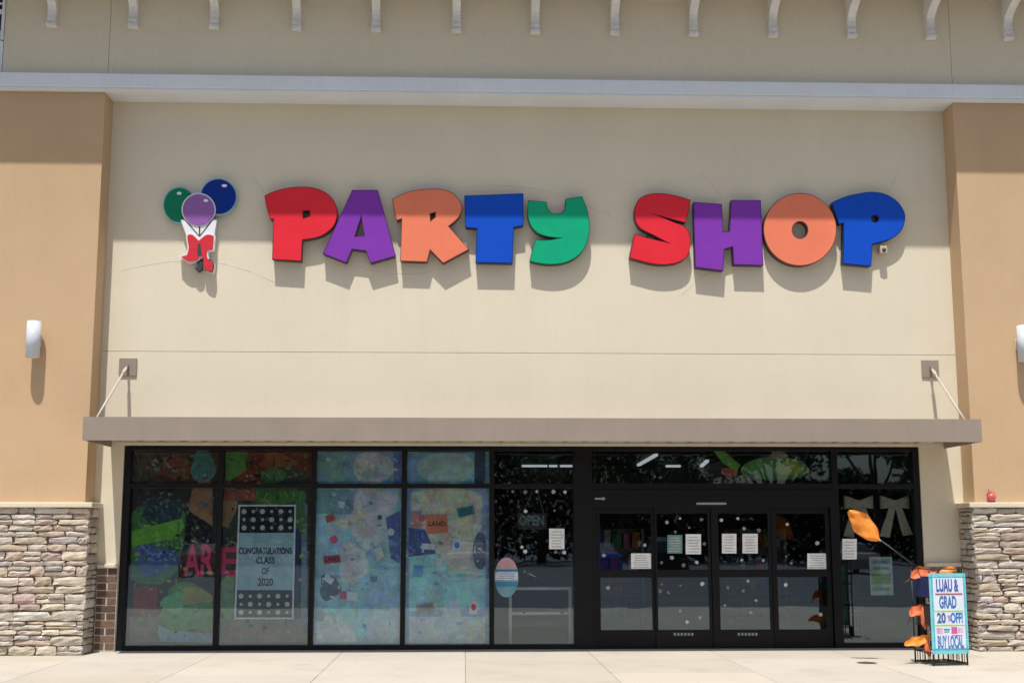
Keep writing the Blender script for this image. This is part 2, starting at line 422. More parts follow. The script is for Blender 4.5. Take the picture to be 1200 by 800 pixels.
# ------------------------------------------------------------ storefront glazing
FY0, FY1, GY = .03, .16, .10                # frame front, frame back, glass plane
TB0, TB1 = H(300, 571.5, FY0).z, H(300, 566.5, FY0).z
def HX(x, y=640): return H(x, y, FY0).x
FX0, FX1 = SX0+.001, SX1-.001
LM = [(HX(255.5)), HX(365.5), HX(472.5), HX(576.5)]
COLX0, COLX1 = HX(672.5), HX(694)
SDX = HX(981.5)
fr = part('window_frame', join([box(FX0, FX0+.095, FY0, FY1, 0, SZ), box(FX0+.0951, COLX0-.0, FY0+.002, FY1, SZ-.05, SZ), box(FX0+.0951, COLX0, FY0+.002, FY1, 0, .075)]), BLACK)
part('column_cover', box(COLX0, COLX1, FY0-.03, FY1+.02, 0, SZ, .008), BLACK, fr)
mh = .034
for x in LM: part('mullion', box(x-mh, x+mh, FY0+.001, FY1, .0751, SZ-.0501), BLACK, fr)
eds = [FX0+.095] + LM + [COLX0]
PANES = []
for i in range(5):
    a = eds[i] + (mh if i else 0); b = eds[i+1] - (mh if i < 4 else 0)
    part('transom_bar', box(a+.0005, b-.0005, FY0+.003, FY1-.002, TB0, TB1), BLACK, fr)
    part('pane', box(a-.005, b+.005, GY, GY+.008, .07, TB0+.005), GLASS, fr)
    part('pane', box(a-.005, b+.005, GY, GY+.008, TB1-.005, SZ-.045), GLASS, fr)
    PANES.append((a, b))
# right part: transom over the door, sidelight
part('door_transom_rail', join([box(COLX1, FX1-.09, FY0+.002, FY1, SZ-.05, SZ), box(FX1-.0899, FX1, FY0, FY1, 0, SZ), box(SDX-.045, SDX+.045, FY0+.001, FY1, 0, SZ-.0501),
     box(COLX1, SDX-.0451, FY0+.003, FY1-.002, TB0-.02, TB1+.01), box(SDX+.0451, FX1-.09, FY0+.003, FY1-.002, TB0, TB1), box(SDX+.0451, FX1-.09, FY0+.003, FY1, 0, .075)]), BLACK, fr)
part('pane', box(COLX1-.005, SDX-.04, GY, GY+.008, TB1, SZ-.045), GLASS, fr)
part('pane', box(SDX+.04, FX1-.085, GY, GY+.008, TB1-.005, SZ-.045), GLASS, fr)
part('pane', box(SDX+.04, FX1-.085, GY, GY+.008, .07, TB0+.005), GLASS, fr)
# automatic sliding door: header, four leaves
DY = FY0-.02
hdz = H(830, 599, DY).z
dr = part('sliding_door', join([box(COLX1+.001, SDX-.046, DY, FY1-.01, hdz+.06, TB0-.0205, .006), box(COLX1+.001, COLX1+.05, DY+.004, FY1-.01, 0, hdz+.0595), box(SDX-.09, SDX-.0461, DY+.004, FY1-.01, 0, hdz+.0595),
     box(COLX1+.0501, SDX-.0901, DY+.01, FY1-.01, 0.0, .018)]), BLACK)
part('header_trim', box(HX(817), HX(852), DY-.006, DY+.002, H(830, 591, DY).z, H(830, 588.5, DY).z), GREYT, dr)
leafs = [(697.5, 767.5, 703.5, 764), (768, 833.5, 770.5, 830.5), (834.5, 904.5, 843, 901.5), (905, 974, 911, 969)]
LEAF = []
for i, (a, b, ga, gb) in enumerate(leafs):
    yo = DY+.015 if i in (1, 2) else DY+.055
    def X(q): return H(q, 670, yo).x
    def Z(q): return H(830, q, yo).z
    z0, z1, zm0, zm1, zt = .02, Z(737.5), Z(676), Z(667), Z(601.5)
    top = hdz+.058
    part('door_leaf', join([box(X(a), X(ga), yo, yo+.045, z0, top), box(X(gb), X(b), yo, yo+.045, z0, top), box(X(ga)+.0001, X(gb)-.0001, yo+.001, yo+.044, z0, z1),
         box(X(ga)+.0001, X(gb)-.0001, yo+.001, yo+.044, zm0, zm1), box(X(ga)+.0001, X(gb)-.0001, yo+.001, yo+.044, zt, top)]), BLACK, dr)
    part('pane', box(X(ga)-.004, X(gb)+.004, yo+.02, yo+.027, z1-.004, zm0+.004), GLASS, dr)
    part('pane', box(X(ga)-.004, X(gb)+.004, yo+.02, yo+.027, zm1-.004, zt+.004), GLASS, dr)
    LEAF.append(yo+.02)
part('threshold', box(SX0, SX1, -.04, FY1, -.004, .012, .004), mat('threshold_metal', (.30, .29, .28, 1), .5, .1, 4), fr)

# interior shell
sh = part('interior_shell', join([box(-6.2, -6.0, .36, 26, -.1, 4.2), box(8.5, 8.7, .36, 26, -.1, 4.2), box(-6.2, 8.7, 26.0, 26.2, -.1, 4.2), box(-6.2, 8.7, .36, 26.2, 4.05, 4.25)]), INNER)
for (p, q) in (((748, 545), (769, 533)), ((800, 552.5), (829, 540)), ((760, 553), (782, 551)), ((606, 552.5), (634, 552)), ((636, 552), (645, 551.8)), ((648, 552), (668, 551.3))):
    A, Bq = G(*p, 4.0), G(*q, 4.0)
    if A.y > 25: A = A + (Bq-A)*0
    A.y = min(A.y, 25.5); Bq.y = min(Bq.y, 25.5)
    d = (Bq-A); d.z = 0; n_ = Vector((-d.y, d.x, 0)).normalized()*.05 if d.length > .2 else Vector((0, .07, 0))
    pts = [A-n_, Bq-n_, Bq+n_, A+n_]
    lo = [(v.x, v.y, 3.97) for v in pts]; hi = [(v.x, v.y, 4.045) for v in pts]
    t = thing('ceiling_light', 'thin white strip light on the dark shop ceiling seen through the glass', 'ceiling light', (A.x, A.y, 3.97), 'strip lights inside the shop')
    link('tube', mesh(lo+hi, BOXF), FACELT, t)

# shelves of goods just inside the doors
SHF = mat('shelf_metal', (.30, .29, .27, 1), .6, .08, 5)
GC = [('red', (.45, .05, .05)), ('yellow', (.55, .40, .06)), ('blue', (.05, .14, .42)), ('white', (.60, .60, .58)), ('green', (.06, .32, .12)), ('pink', (.55, .16, .30)), ('orange', (.55, .20, .04)), ('violet', (.24, .08, .36))]
for si, (x0, x1, Ysh, near) in enumerate(((2.1, 3.3, 5.0, 'the black column'), (5.0, 6.1, 5.6, 'the sidelight'))):
    t = thing('shelf_unit', 'grey metal shelf unit inside the shop behind the door nearest %s' % near, 'shelf', ((x0+x1)/2, Ysh, -.005))
    for x in (x0, x1): link('upright', box(x-.02, x+.02, Ysh-.2, Ysh+.2, -.005, 1.75), SHF, t)
    link('back_panel', box(x0+.0205, x1-.0205, Ysh+.17, Ysh+.19, .05, 1.75), SHF, t)
    for k, z in enumerate((.12, .55, .98, 1.41)):
        link('shelf', box(x0+.0205, x1-.0205, Ysh-.2, Ysh+.169, z-.02, z), SHF, t)
        rg = random.Random(si*10+k); x = x0+.05
        while x < x1-.16:
            w = rg.uniform(.10, .19); h = rg.uniform(.16, .32); nm, c_ = GC[(k*3+int(x*7)+si) % 8]
            o = link('goods_carton', box(x, x+w, Ysh-.17, Ysh+.08, z, z+h, .006), mat('goods_'+nm, c_+(1,), .6, .2, 14))
            tag(o, '%s goods box on a shelf inside the door nearest %s' % (nm, near), 'box', '%s goods boxes by %s' % (nm, near))
            x += w+rg.uniform(.01, .05)
# ------------------------------------------------------------ awning
AX0, AX1, AY = -5.162, 7.19, -1.40
AZ0, AZ1 = 2.915, 3.232
aw = thing('entrance_awning', 'long flat brown metal awning hung from the wall over the windows and doors', 'awning', (1, -.7, AZ0))
t_ = .05
link('front_fascia', join([box(AX0, AX1, AY, AY+.012, AZ0, AZ1), box(AX0, AX1, AY+.0121, AY+.07, AZ1-.014, AZ1-.001), box(AX0, AX1, AY+.0121, AY+.07, AZ0+.001, AZ0+.014)]), AWN, aw)
for x0, x1 in ((AX0+.0005, AX0+.013), (AX1-.013, AX1-.0005)):
    link('side_fascia', box(x0, x1, AY+.0705, -.001, AZ0+.001, AZ1-.001), AWN, aw)
link('deck', box(AX0+.0135, AX1-.0135, AY+.013, -.002, AZ0+.13, AZ0+.16), AWN, aw)
for i in range(40):
    x = AX0+.12 + i*(AX1-AX0-.24)/39
    link('deck_rib', box(x-.03, x+.03, AY+.075, -.004, AZ0+.085, AZ0+.129), AWN, aw)
for z0, z1 in ((AZ0-.001, AZ0+.020),):
    link('fascia_lip', box(AX0-.002, AX1+.002, AY-.004, AY-.0003, z0, z1, .001), AWN, aw)
for pxy, endp in (((150, 430), (111.5, 489)), ((1090, 432), (1132.5, 491.5))):
    c = H(pxy[0], pxy[1], -.012)
    pl = link('anchor_plate', box(c.x-.13, c.x+.13, -.024, -.001, c.z-.13, c.z+.13, .004), AWN, aw)
    link('clevis', box(c.x-.018, c.x+.018, -.10, -.0245, c.z-.04, c.z+.03, .004), AWN, aw)
    e = H(endp[0], endp[1], AY+.06); e.z = AZ1-.05
    link('tie_rod', tube((c.x, -.07, c.z), e, .017, n=10), STEEL, aw)
    link('turnbuckle', tube(Vector((c.x, -.07, c.z)).lerp(e, .05), Vector((c.x, -.07, c.z)).lerp(e, .14), .026, n=10), STEEL, aw)

# ------------------------------------------------------------ sign letters
LY = -.152
def c2(p): return [(170+x/4.704, 190+y/4.704) for x, y in p]
def c3(p): return [(390+x/3.75, 200+y/3.75) for x, y in p]
def c4(p): return [(720+x/3.3333, 200+y/3.3333) for x, y in p]
def soft(loop, keep):
    """round a traced outline: Catmull-Rom through the points except at corners listed in keep"""
    n = len(loop); out = []
    for i in range(n):
        p0, p1, p2, p3 = loop[i-1], loop[i], loop[(i+1) % n], loop[(i+2) % n]
        if i in keep: p0 = p1
        if (i+1) % n in keep: p3 = p2
        out.append(p1)
        if i in keep and (i+1) % n in keep: continue
        for t in (.25, .5, .75):
            out.append(tuple(.5*(2*p1[k]+(p2[k]-p0[k])*t+(2*p0[k]-5*p1[k]+4*p2[k]-p3[k])*t*t+(3*p1[k]-p0[k]-3*p2[k]+p3[k])*t**3) for k in (0, 1)))
    return out
P1 = soft(c2([(658, 185), (700, 165), (760, 147), (830, 137), (900, 137), (960, 150), (1010, 178), (1045, 220), (1060, 270), (1056, 315), (1035, 360), (990, 398), (940, 418), (868, 430), (862, 547), (700, 537), (704, 430), (708, 314), (690, 318), (684, 300), (668, 240)]), {0, 13, 14, 15, 17, 18, 19})
A1 = c3([(85, 85), (198, 85), (278, 376), (165, 408), (145, 354), (85, 346), (60, 406), (-44, 366)])
R1 = soft(c3([(260, 125), (300, 105), (350, 88), (420, 80), (480, 82), (530, 100), (560, 135), (568, 170), (552, 208), (510, 245), (600, 346), (485, 408), (428, 350), (415, 402), (296, 398), (302, 213), (280, 220), (272, 190)]), {0, 9, 10, 11, 12, 13, 14, 15, 16})
T1 = c3([(578, 110), (838, 100), (838, 242), (795, 250), (790, 408), (627, 405), (632, 255), (582, 250)])
Y1 = soft(c3([(858, 130), (940, 138), (945, 168), (965, 187), (1000, 187), (1019, 168), (1022, 125), (1095, 112), (1118, 170), (1128, 230), (1125, 290), (1105, 345), (1065, 385), (1010, 408), (950, 413), (900, 407), (864, 398), (878, 340), (890, 303), (940, 305), (992, 297), (940, 290), (898, 274), (868, 240), (855, 190)]), {0, 1, 6, 7, 16, 18, 20})
S1 = soft(c4([(298, 114), (290, 160), (278, 204), (230, 192), (175, 177), (230, 200), (276, 219), (294, 248), (297, 290), (285, 335), (250, 359), (200, 368), (150, 365), (100, 353), (58, 342), (66, 300), (79, 246), (130, 262), (203, 279), (150, 252), (100, 225), (80, 190), (78, 150), (95, 112), (130, 93), (180, 88), (240, 97)]), {0, 2, 4, 14, 16, 18})
H1 = c4([(308, 122), (420, 130), (425, 240), (450, 236), (455, 115), (572, 115), (582, 371), (465, 368), (462, 298), (430, 308), (425, 392), (315, 378)])
P2 = soft(c4([(848, 125), (900, 102), (960, 88), (1010, 83), (1060, 92), (1105, 120), (1132, 160), (1135, 195), (1120, 235), (1085, 265), (1040, 280), (1008, 288), (1003, 374), (892, 364), (895, 205), (878, 210), (866, 180)]), {0, 11, 12, 13, 14, 15})
holeP1 = c2([(872, 270), (906, 268), (908, 298), (872, 310)])
holeA = c3([(125, 204), (138, 286), (98, 289)])
holeR = c3([(428, 190), (450, 184), (450, 204), (430, 220)])
LET = [('red', 'red block letter P starting the word PARTY on the wall', P1, [holeP1]),
       ('purple', 'purple block letter A between the red P and the orange R', A1, [holeA]),
       ('salmon', 'orange block letter R in the word PARTY', R1, [holeR]),
       ('blue', 'blue block letter T between the orange R and the green Y', T1, []),
       ('green', 'green curly letter Y ending the word PARTY', Y1, []),
       ('red', 'red block letter S starting the word SHOP', S1, []),
       ('purple', 'purple block letter H between the red S and the orange O', H1, []),
       ('salmon', 'round orange letter O with a small hole in the word SHOP', None, None),
       ('blue', 'blue block letter P ending the word SHOP', P2, None)]
LTRIM = {k: mat('trim_'+k, tuple(q*.35 for q in c_)+(1,), .5, .05, 5, spec=.2) for k, c_ in (('red', (.55, .03, .05)), ('purple', (.2, .05, .36)), ('salmon', (.6, .2, .12)), ('blue', (.01, .07, .42)), ('green', (.01, .3, .16)))}
for colr, lab, loop, holes in LET:
    if loop is None:
        loops = [pell(720+725/3.3333, 200+230/3.3333, 143/3.3333, 142/3.3333, LY, 56), pell(720+725/3.3333, 200+232/3.3333, 9, 9.8, LY, 28)]
    else:
        loops = [px(loop, LY)]
        if holes is None: loops.append(pell(720+1018/3.3333, 200+188/3.3333, 4, 4, LY, 20))
        else: loops += [px(h, LY) for h in holes]
    xs_ = [q[0] for q in loops[0]]; zs_ = [q[1] for q in loops[0]]
    t = thing('sign_letter', lab, 'letter', ((min(xs_)+max(xs_))/2, LY, min(zs_)))
    link('trim_cap', prism(loops, LY, LY+.016), LTRIM[colr], t)
    link('face', prism(loops, LY-.004, LY-.0002, -.011), LCOL[colr], t)
    link('side_wall', prism(loops, LY+.0161, -.012, -.004), SIDE, t)
    xm = (min(xs_)+max(xs_))/2; zm = min(zs_)+(max(zs_)-min(zs_))*.42
    link('mounting_stud', join([tube((xm-.18, -.02, zm), (xm-.18, .003, zm), .012), tube((xm+.16, -.02, zm), (xm+.16, .003, zm), .012)]), SIDE, t)

# balloon emblem
t = thing('balloon_emblem', 'three balloon emblem with a red bow beside the letters on the wall', 'sign', (H(232, 300, LY).x, LY, H(232, 315, LY).z))
def bal(cx, cy, rx, ry, Y0, Y1, m_, nm):
    return link(nm, prism([pell(*c2([(cx, cy)])[0], rx/4.704, ry/4.704, Y0, 40)], Y0, Y1), m_, t)
TEAL = mat('emblem_edge', (.30, .50, .58, 1), .5, .05, 5)
PUR = mat('emblem_purple', (.26, .10, .36, 1), .4, .1, 30, .1, 60)
bal(190, 236, 93, 101, -.095, -.012, TEAL, 'backing'); g_ = bal(190, 236, 86, 94, -.108, -.0951, mat('emblem_green', (.006, .19, .10, 1), .5, .06, 4, spec=.12), 'balloon')
bal(404, 190, 103, 102, -.103, -.0125, TEAL, 'backing'); b_ = bal(404, 190, 96, 95, -.116, -.1031, mat('emblem_blue', (.004, .03, .25, 1), .5, .06, 4, spec=.12), 'balloon')
strs = px(c2([(196, 318), (395, 318), (380, 405), (300, 425), (228, 405)]), -.124)
link('string_panel', prism([strs], -.124, -.0128), WHITE, t)
for x0 in (205, 300, 385):
    q = px(c2([(x0-5, 300), (x0+5, 300), (303 if x0 != 300 else 304, 410), (297 if x0 != 300 else 297, 410)]), -.127)
    link('string', prism([q], -.127, -.1241), SIDE, t)
bal(295, 262, 94, 92, -.128, -.1285+.02, WHITE, 'backing'); p_ = bal(295, 262, 87, 85, -.142, -.1282, PUR, 'balloon')
for (hx, hy, rx, ry, Y) in ((188, 172, 13, 8, -.1085), (437, 130, 15, 8, -.1165), (335, 212, 13, 8, -.1425)):
    bal(hx, hy, rx, ry, Y-.003, Y, WHITE, 'highlight')
bow = soft(c2([(232, 408), (262, 400), (296, 432), (340, 400), (380, 406), (374, 482), (342, 486), (346, 530), (376, 560), (370, 606), (328, 586), (320, 532), (300, 520), (290, 540), (240, 548), (198, 520), (230, 512), (240, 470)]), {2, 4, 5, 6, 9, 12, 15, 16})
link('bow_edge', prism([px(bow, -.13)], -.134, -.0132, .014), WHITE, t)
link('bow', prism([px(bow, -.14)], -.150, -.1341, -.004), mat('bow_red', (.62, .02, .035, 1), .42, .08, 8), t)
link('bow_fold', prism([px(c2([(290, 450), (306, 450), (312, 515), (288, 515)]), -.15)], -.153, -.1501), SIDE, t)
link('tail', prism([px(c2([(285, 545), (318, 545), (312, 590), (290, 602), (270, 585), (292, 575)]), -.12)], -.12, -.0134), SIDE, t)

# ------------------------------------------------------------ small wall things
def sconce(xp, y0, y1, lab):
    Yc = -PD-.17; c = H(xp, (y0+y1)/2, Yc); z1, z0 = H(xp, y0, Yc).z, H(xp, y1, Yc).z; r = .098
    t = thing('wall_lamp', lab, 'wall lamp', (c.x, Yc, z0))
    n = 28; v = []; f = []
    prof = [(r*.86, z0+.02), (r*.9, z0), (r, z0), (r, z1), (r*.9, z1), (r*.86, z1-.03)]
    for rr, z in prof:
        for i in range(n): v.append((c.x+rr*math.cos(2*math.pi*i/n), Yc+rr*math.sin(2*math.pi*i/n), z))
    for k in range(len(prof)-1):
        for i in range(n): f.append((k*n+i, k*n+(i+1) % n, (k+1)*n+(i+1) % n, (k+1)*n+i))
    me = mesh(v, f)
    f2 = [tuple(range(n)), tuple(range(5*n, 6*n))]
    b = bmesh.new(); b.from_mesh(me); b.verts.ensure_lookup_table()
    for q in f2: b.faces.new([b.verts[i] for i in q])
    bmesh.ops.recalc_face_normals(b, faces=b.faces[:]); b.to_mesh(me); b.free()
    for p in me.polygons: p.use_smooth = len(p.vertices) == 4 and abs(p.normal.z) < .5
    link('cylinder_body', me, ALUM, t)
    link('arm', box(c.x-.045, c.x+.045, Yc+r-.012, -PD-.02, (z0+z1)/2-.05, (z0+z1)/2+.05, .006), ALUM, t)
    link('back_plate', box(c.x-.065, c.x+.065, -PD-.0199, -PD+.002, (z0+z1)/2-.085, (z0+z1)/2+.085, .005), ALUM, t)
sconce(39, 376.5, 418.5, 'silver cylinder lamp on the tan pilaster beside the balloon emblem')
sconce(1200.5, 381.5, 423, 'silver cylinder lamp on the tan pilaster above the red alarm')
c = H(1162, 581, -PD-.05)
t = thing('fire_alarm', 'small red alarm bell on the tan pilaster just above the stone cap', 'alarm', (c.x, -PD, c.z-.09))
link('back_box', box(c.x-.052, c.x+.052, -PD-.055, -PD+.002, c.z-.085, c.z+.045, .01), REDL, t)
v = []; f = []
for k, (rr, d) in enumerate(((.06, 0), (.057, .016), (.046, .032), (.026, .042), (.004, .046))):
    for i in range(16): v.append((c.x+rr*math.cos(i*math.pi/8), -PD-.055-d, c.z-.015+rr*math.sin(i*math.pi/8)))
    if k: f += [((k-1)*16+i, (k-1)*16+(i+1) % 16, k*16+(i+1) % 16, k*16+i) for i in range(16)]
link('gong', mesh(v, f, True), mat('alarm_gong', (.55, .12, .11, 1), .3, .05, 9), t)
link('lens', box(c.x-.025, c.x+.025, -PD-.04, -PD+.001, c.z+.05, c.z+.105, .006), mat('lens_pink', (.60, .30, .28, 1), .2, .05, 9), t)
c = H(1033.5, 293.5, -.06)
t = thing('security_camera', 'small beige box camera on the wall under the blue letter P', 'camera', (c.x, 0, c.z-.06))
link('housing', box(c.x-.055, c.x+.055, -.15, -.035, c.z-.06, c.z+.055, .012), BOXM, t)
link('lens', tube((c.x, -.149, c.z-.01), (c.x, -.160, c.z-.01), .03, n=16), SIDE, t)
link('mount', box(c.x-.035, c.x+.035, -.036, .003, c.z-.035, c.z+.035, .004), BOXM, t)

# ------------------------------------------------------------ things in and on the windows
PC = {}
def pm(r_, g_, b_, var=.10, hue=0):
    k = (r_, g_, b_, var, hue)
    if k not in PC:
        n0 = 'print_%d_%d_%d%s' % (int(r_*999), int(g_*999), int(b_*999), 'h' if hue else ''); L_ = (r_+g_+b_)/3
        r_, g_, b_ = [max(.004, L_+(q-L_)*(1.06 if hue else 1.12)) for q in (r_, g_, b_)]
        PC[k] = mat(n0, (min(.85, r_*1.95), min(.85, g_*1.95), min(.85, b_*1.95), 1), .6, var+.06, 5, .10, 28, spec=.2, hue=hue, blotch=None if not hue else ((min(.9, r_*2.9+.02), min(.9, g_*2.8+.02), min(.9, b_*2.8+.02), 1), 9, .60, .35))
    return PC[k]
IY = GY+.0082                               # inside face of the glass
def lift(c_, k):
    l_ = sum(c_[:3])/3; w_ = .34 if k > 1.2 else .12          # print colours greyed, more on the blue posters
    return tuple((q*(1-w_)+l_*w_)*k for q in c_[:3])
def poster(lab, x0, x1, z0, z1, col, shapes, cat='poster', Y=.140, detail=None):
    k_ = 1.65 if 'blue' in lab[:12] or 'lavender' in lab[:10] else 1.0
    t = thing('window_poster', lab, cat, ((x0+x1)/2, Y, z0))
    link('sheet', box(x0, x1, Y, Y+.004, z0, z1), pm(*lift(col, k_), .16, .2), t)
    for i, (nm, loop, c_) in enumerate(shapes):
        yy = Y-.0012*(i+1)
        link(nm, prism([px(loop, yy)], yy, yy+.0010), pm(*lift(c_, k_), .16, .2), t)
    if detail:
        r = random.Random(int(x0*100)+int(z0*10)); yy = Y-.0012*(len(shapes)+1.5); w_, h_ = x1-x0, z1-z0
        for c_, n_ in detail:
            ms = []
            for k in range(n_):
                cx, cz = x0+.07+(w_-.14)*r.random(), z0+.07+(h_-.14)*r.random(); q = r.random()
                if q < .45: ms.append(prism([ell(cx, cz, r.uniform(.012, .05), r.uniform(.01, .035), 9, r.uniform(0, 3))], yy, yy+.0008))
                else:
                    a0 = r.choice((0, 3.14))+r.uniform(-.7, .7); rr = r.uniform(.06, .13); sp_ = r.uniform(.5, 1.1); wd = r.uniform(.004, .009)
                    o_ = [(cx+(rr+wd)*math.cos(a0+sp_*i/8), cz+(rr+wd)*math.sin(a0+sp_*i/8)) for i in range(9)]; i_ = [(cx+(rr-wd)*math.cos(a0+sp_*i/8), cz+(rr-wd)*math.sin(a0+sp_*i/8)) for i in range(8, -1, -1)]
                    ms.append(prism([o_+i_], yy, yy+.0008))
            link('printed_detail', join(ms), pm(*lift(c_, k_), .16, .15), t); yy -= .0010
    return t
def pe(cx, cy, rx, ry, n=22, w=0, seed=1):
    r = random.Random(seed*17+int(cx)); ph = r.uniform(0, 6)
    return [(cx+rx*(1+w*math.sin(3*2*math.pi*i/n+ph)+w*.6*math.sin(5*2*math.pi*i/n))*math.cos(2*math.pi*i/n), cy+ry*(1+w*math.sin(3*2*math.pi*i/n+ph))*math.sin(2*math.pi*i/n)) for i in range(n)]
def ptx(body, cx, cy, Y, hpx, wpx=None):
    c = H(cx, cy, Y); k = (CAM-c).length/FPX
    return text(body, c.x, c.z, Y, hpx*k, wpx*k if wpx else None)
P = PANES
low, hi_ = .08, TB0
def cl(loop, x0, x1):                       # keep a printed shape on its sheet
    return [(min(max(a, x0), x1), b) for a, b in loop]
def rect(a, b, c, d): return [(a, b), (c, b), (c, d), (a, d)]
poster('dark poster with a big green tub, green frills and blue confetti in the end window', P[0][0]+.02, P[0][1]-.01, low+.02, hi_, (.035, .030, .026), [
    ('red_patch', rect(156, 686, 184, 722), (.17, .035, .025)), ('walk_reflection', rect(152, 722, 249, 752), (.12, .10, .075)),  # bottom strip paints the sidewalk's reflection in the glass onto the sheet
    ('green_tub', [(154, 600), (176, 588), (205, 592), (222, 602), (214, 640), (208, 668), (190, 684), (168, 684), (154, 678)], (.045, .13, .035)),
    ('dark_patch', pe(190, 600, 24, 18, w=.1), (.02, .04, .05)), ('green_rim', [(154, 622), (214, 607), (216, 617), (208, 630), (154, 640)], (.10, .27, .03)),
    ('blue_confetti', cl(pe(182, 656, 26, 18, w=.18), 154, 249), (.035, .075, .20)), ('orange_oval', cl(pe(243, 592, 22, 30, w=.03), 152, 249), (.22, .12, .06)),
    ('black_sheet', [(218, 596), (249, 616), (249, 652), (216, 640)], (.012, .013, .015)),
    ('green_frill', cl(pe(222, 712, 34, 28, w=.14), 152, 249), (.05, .17, .05)), ('yellow_frill', cl(pe(228, 698, 22, 10, w=.2), 152, 249), (.20, .19, .05)),
    ('leaf_patch', cl(pe(203, 706, 13, 12, w=.2), 152, 249), (.08, .25, .10)),
    ('ribbed_skirt', [(182, 730), (200, 738), (249, 742), (249, 753), (188, 751)], (.13, .21, .27))], detail=(((.16, .28, .05), 26), ((.05, .10, .16), 22), ((.26, .20, .06), 14), ((.02, .03, .02), 24)))
t = thing('pink_lettering', 'pink ARE letters hanging behind the dark mullion of the end windows', 'lettering', (H(240, 670, .125).x, .125, H(240, 672, .125).z))
link('letter', ptx('AR', 233, 658, .1235, 34, 34), pm(.42, .06, .12), t)
link('letter', ptx('E', 267, 659, .1235, 30, 20), pm(.36, .05, .10), t)
poster('dark green and tan poster behind the congratulations board', P[1][0]+.01, P[1][1]-.01, low+.02, hi_, (.032, .040, .030), [
    ('tan_oval', cl(pe(262, 588, 16, 28, w=.05), 258, 361), (.22, .13, .07)), ('green_hat', cl(pe(322, 578, 30, 14, w=.06), 258, 361), (.045, .12, .03)),
    ('red_patch', rect(258, 573, 300, 586), (.20, .05, .035)), ('green_leaves', cl(pe(266, 700, 10, 30, w=.2), 258, 361), (.08, .17, .05)),
    ('grey_reflection', rect(258, 724, 361, 753), (.13, .12, .10)), ('rose_reflection', rect(266, 736, 352, 748), (.17, .11, .085)), ('navy_strip', rect(346, 600, 352, 705), (.02, .035, .08)),  # low grey and rose strips: mirrored sidewalk put into the print colours
    ('pale_strip', rect(353, 590, 360, 735), (.10, .15, .19)), ('green_edge', cl(pe(352, 600, 7, 24, w=.2), 258, 361), (.06, .13, .05))], detail=(((.16, .28, .05), 26), ((.05, .10, .16), 22), ((.26, .20, .06), 14), ((.02, .03, .02), 24)))
poster('red and green poster strip over the end window', P[0][0]+.01, P[0][1]-.01, TB1, SZ-.06, (.075, .030, .024), [
    ('brown_patch', rect(154, 531, 180, 566), (.055, .05, .035)), ('teal_patch', cl(pe(238, 546, 14, 20, w=.1), 152, 254), (.05, .15, .14)), ('rust_patch', pe(205, 549, 20, 13, w=.2), (.14, .045, .03))], detail=(((.22, .07, .03), 12), ((.10, .16, .08), 12), ((.02, .02, .015), 10)))
poster('red and green poster strip over the congratulations board', P[1][0]+.01, P[1][1]-.01, TB1, SZ-.06, (.12, .030, .02), [
    ('green_band', [(264, 529), (290, 529), (288, 552), (264, 566)], (.08, .19, .04)), ('rust_patch', pe(325, 540, 20, 9, w=.2), (.20, .07, .03)),
    ('dark_patch', cl(pe(338, 558, 22, 10, w=.12), 262, 364), (.03, .05, .04)), ('green_patch', cl(pe(320, 557, 15, 9), 262, 364), (.05, .12, .05))], detail=(((.28, .09, .03), 12), ((.10, .16, .05), 10), ((.02, .02, .015), 10)))
# the two pale blue winter posters: plain colour fields in place of the printed figures
poster('pale blue poster with a round pale shape, scattered with small stickers', P[2][0]+.005, P[2][1]-.005, low, hi_, (.14, .245, .29), [
    ('teal_field', rect(371, 574, 420, 602), (.07, .17, .20)), ('cream_field', cl(pe(436, 606, 26, 36, w=.1), 371, 469), (.34, .34, .24)), ('peach_swash', [(392, 612), (432, 590), (436, 600), (402, 622)], (.33, .25, .18)),
    ('rose_field', cl(pe(447, 584, 20, 9, w=.1), 371, 469), (.26, .22, .25)), ('navy_field', [(452, 606), (469, 598), (469, 660), (458, 654)], (.04, .075, .20)),
    ('blue_curl', cl(pe(400, 646, 24, 22, w=.08), 371, 469), (.12, .24, .30)), ('blue_drift', cl(pe(440, 705, 60, 42, w=.08), 371, 469), (.10, .24, .33)), ('pale_oval', pe(413, 660, 17, 25, w=.13), (.31, .39, .40)),
    ('navy_patch', cl(pe(386, 688, 12, 15, w=.14), 371, 469), (.03, .06, .085)), ('aqua_drift', cl(pe(398, 728, 60, 18, w=.1), 371, 469), (.11, .27, .32)), ('lilac_drift', rect(432, 715, 469, 753), (.21, .25, .33)),
    ('snow_drift', [(371, 718), (395, 722), (412, 733), (420, 753), (371, 753)], (.36, .42, .42)), ('grey_disc', pe(374.5, 721, 6, 7), (.13, .17, .17))], detail=(((.36, .44, .46), 30), ((.06, .15, .22), 24), ((.20, .32, .40), 34), ((.30, .26, .22), 12)))
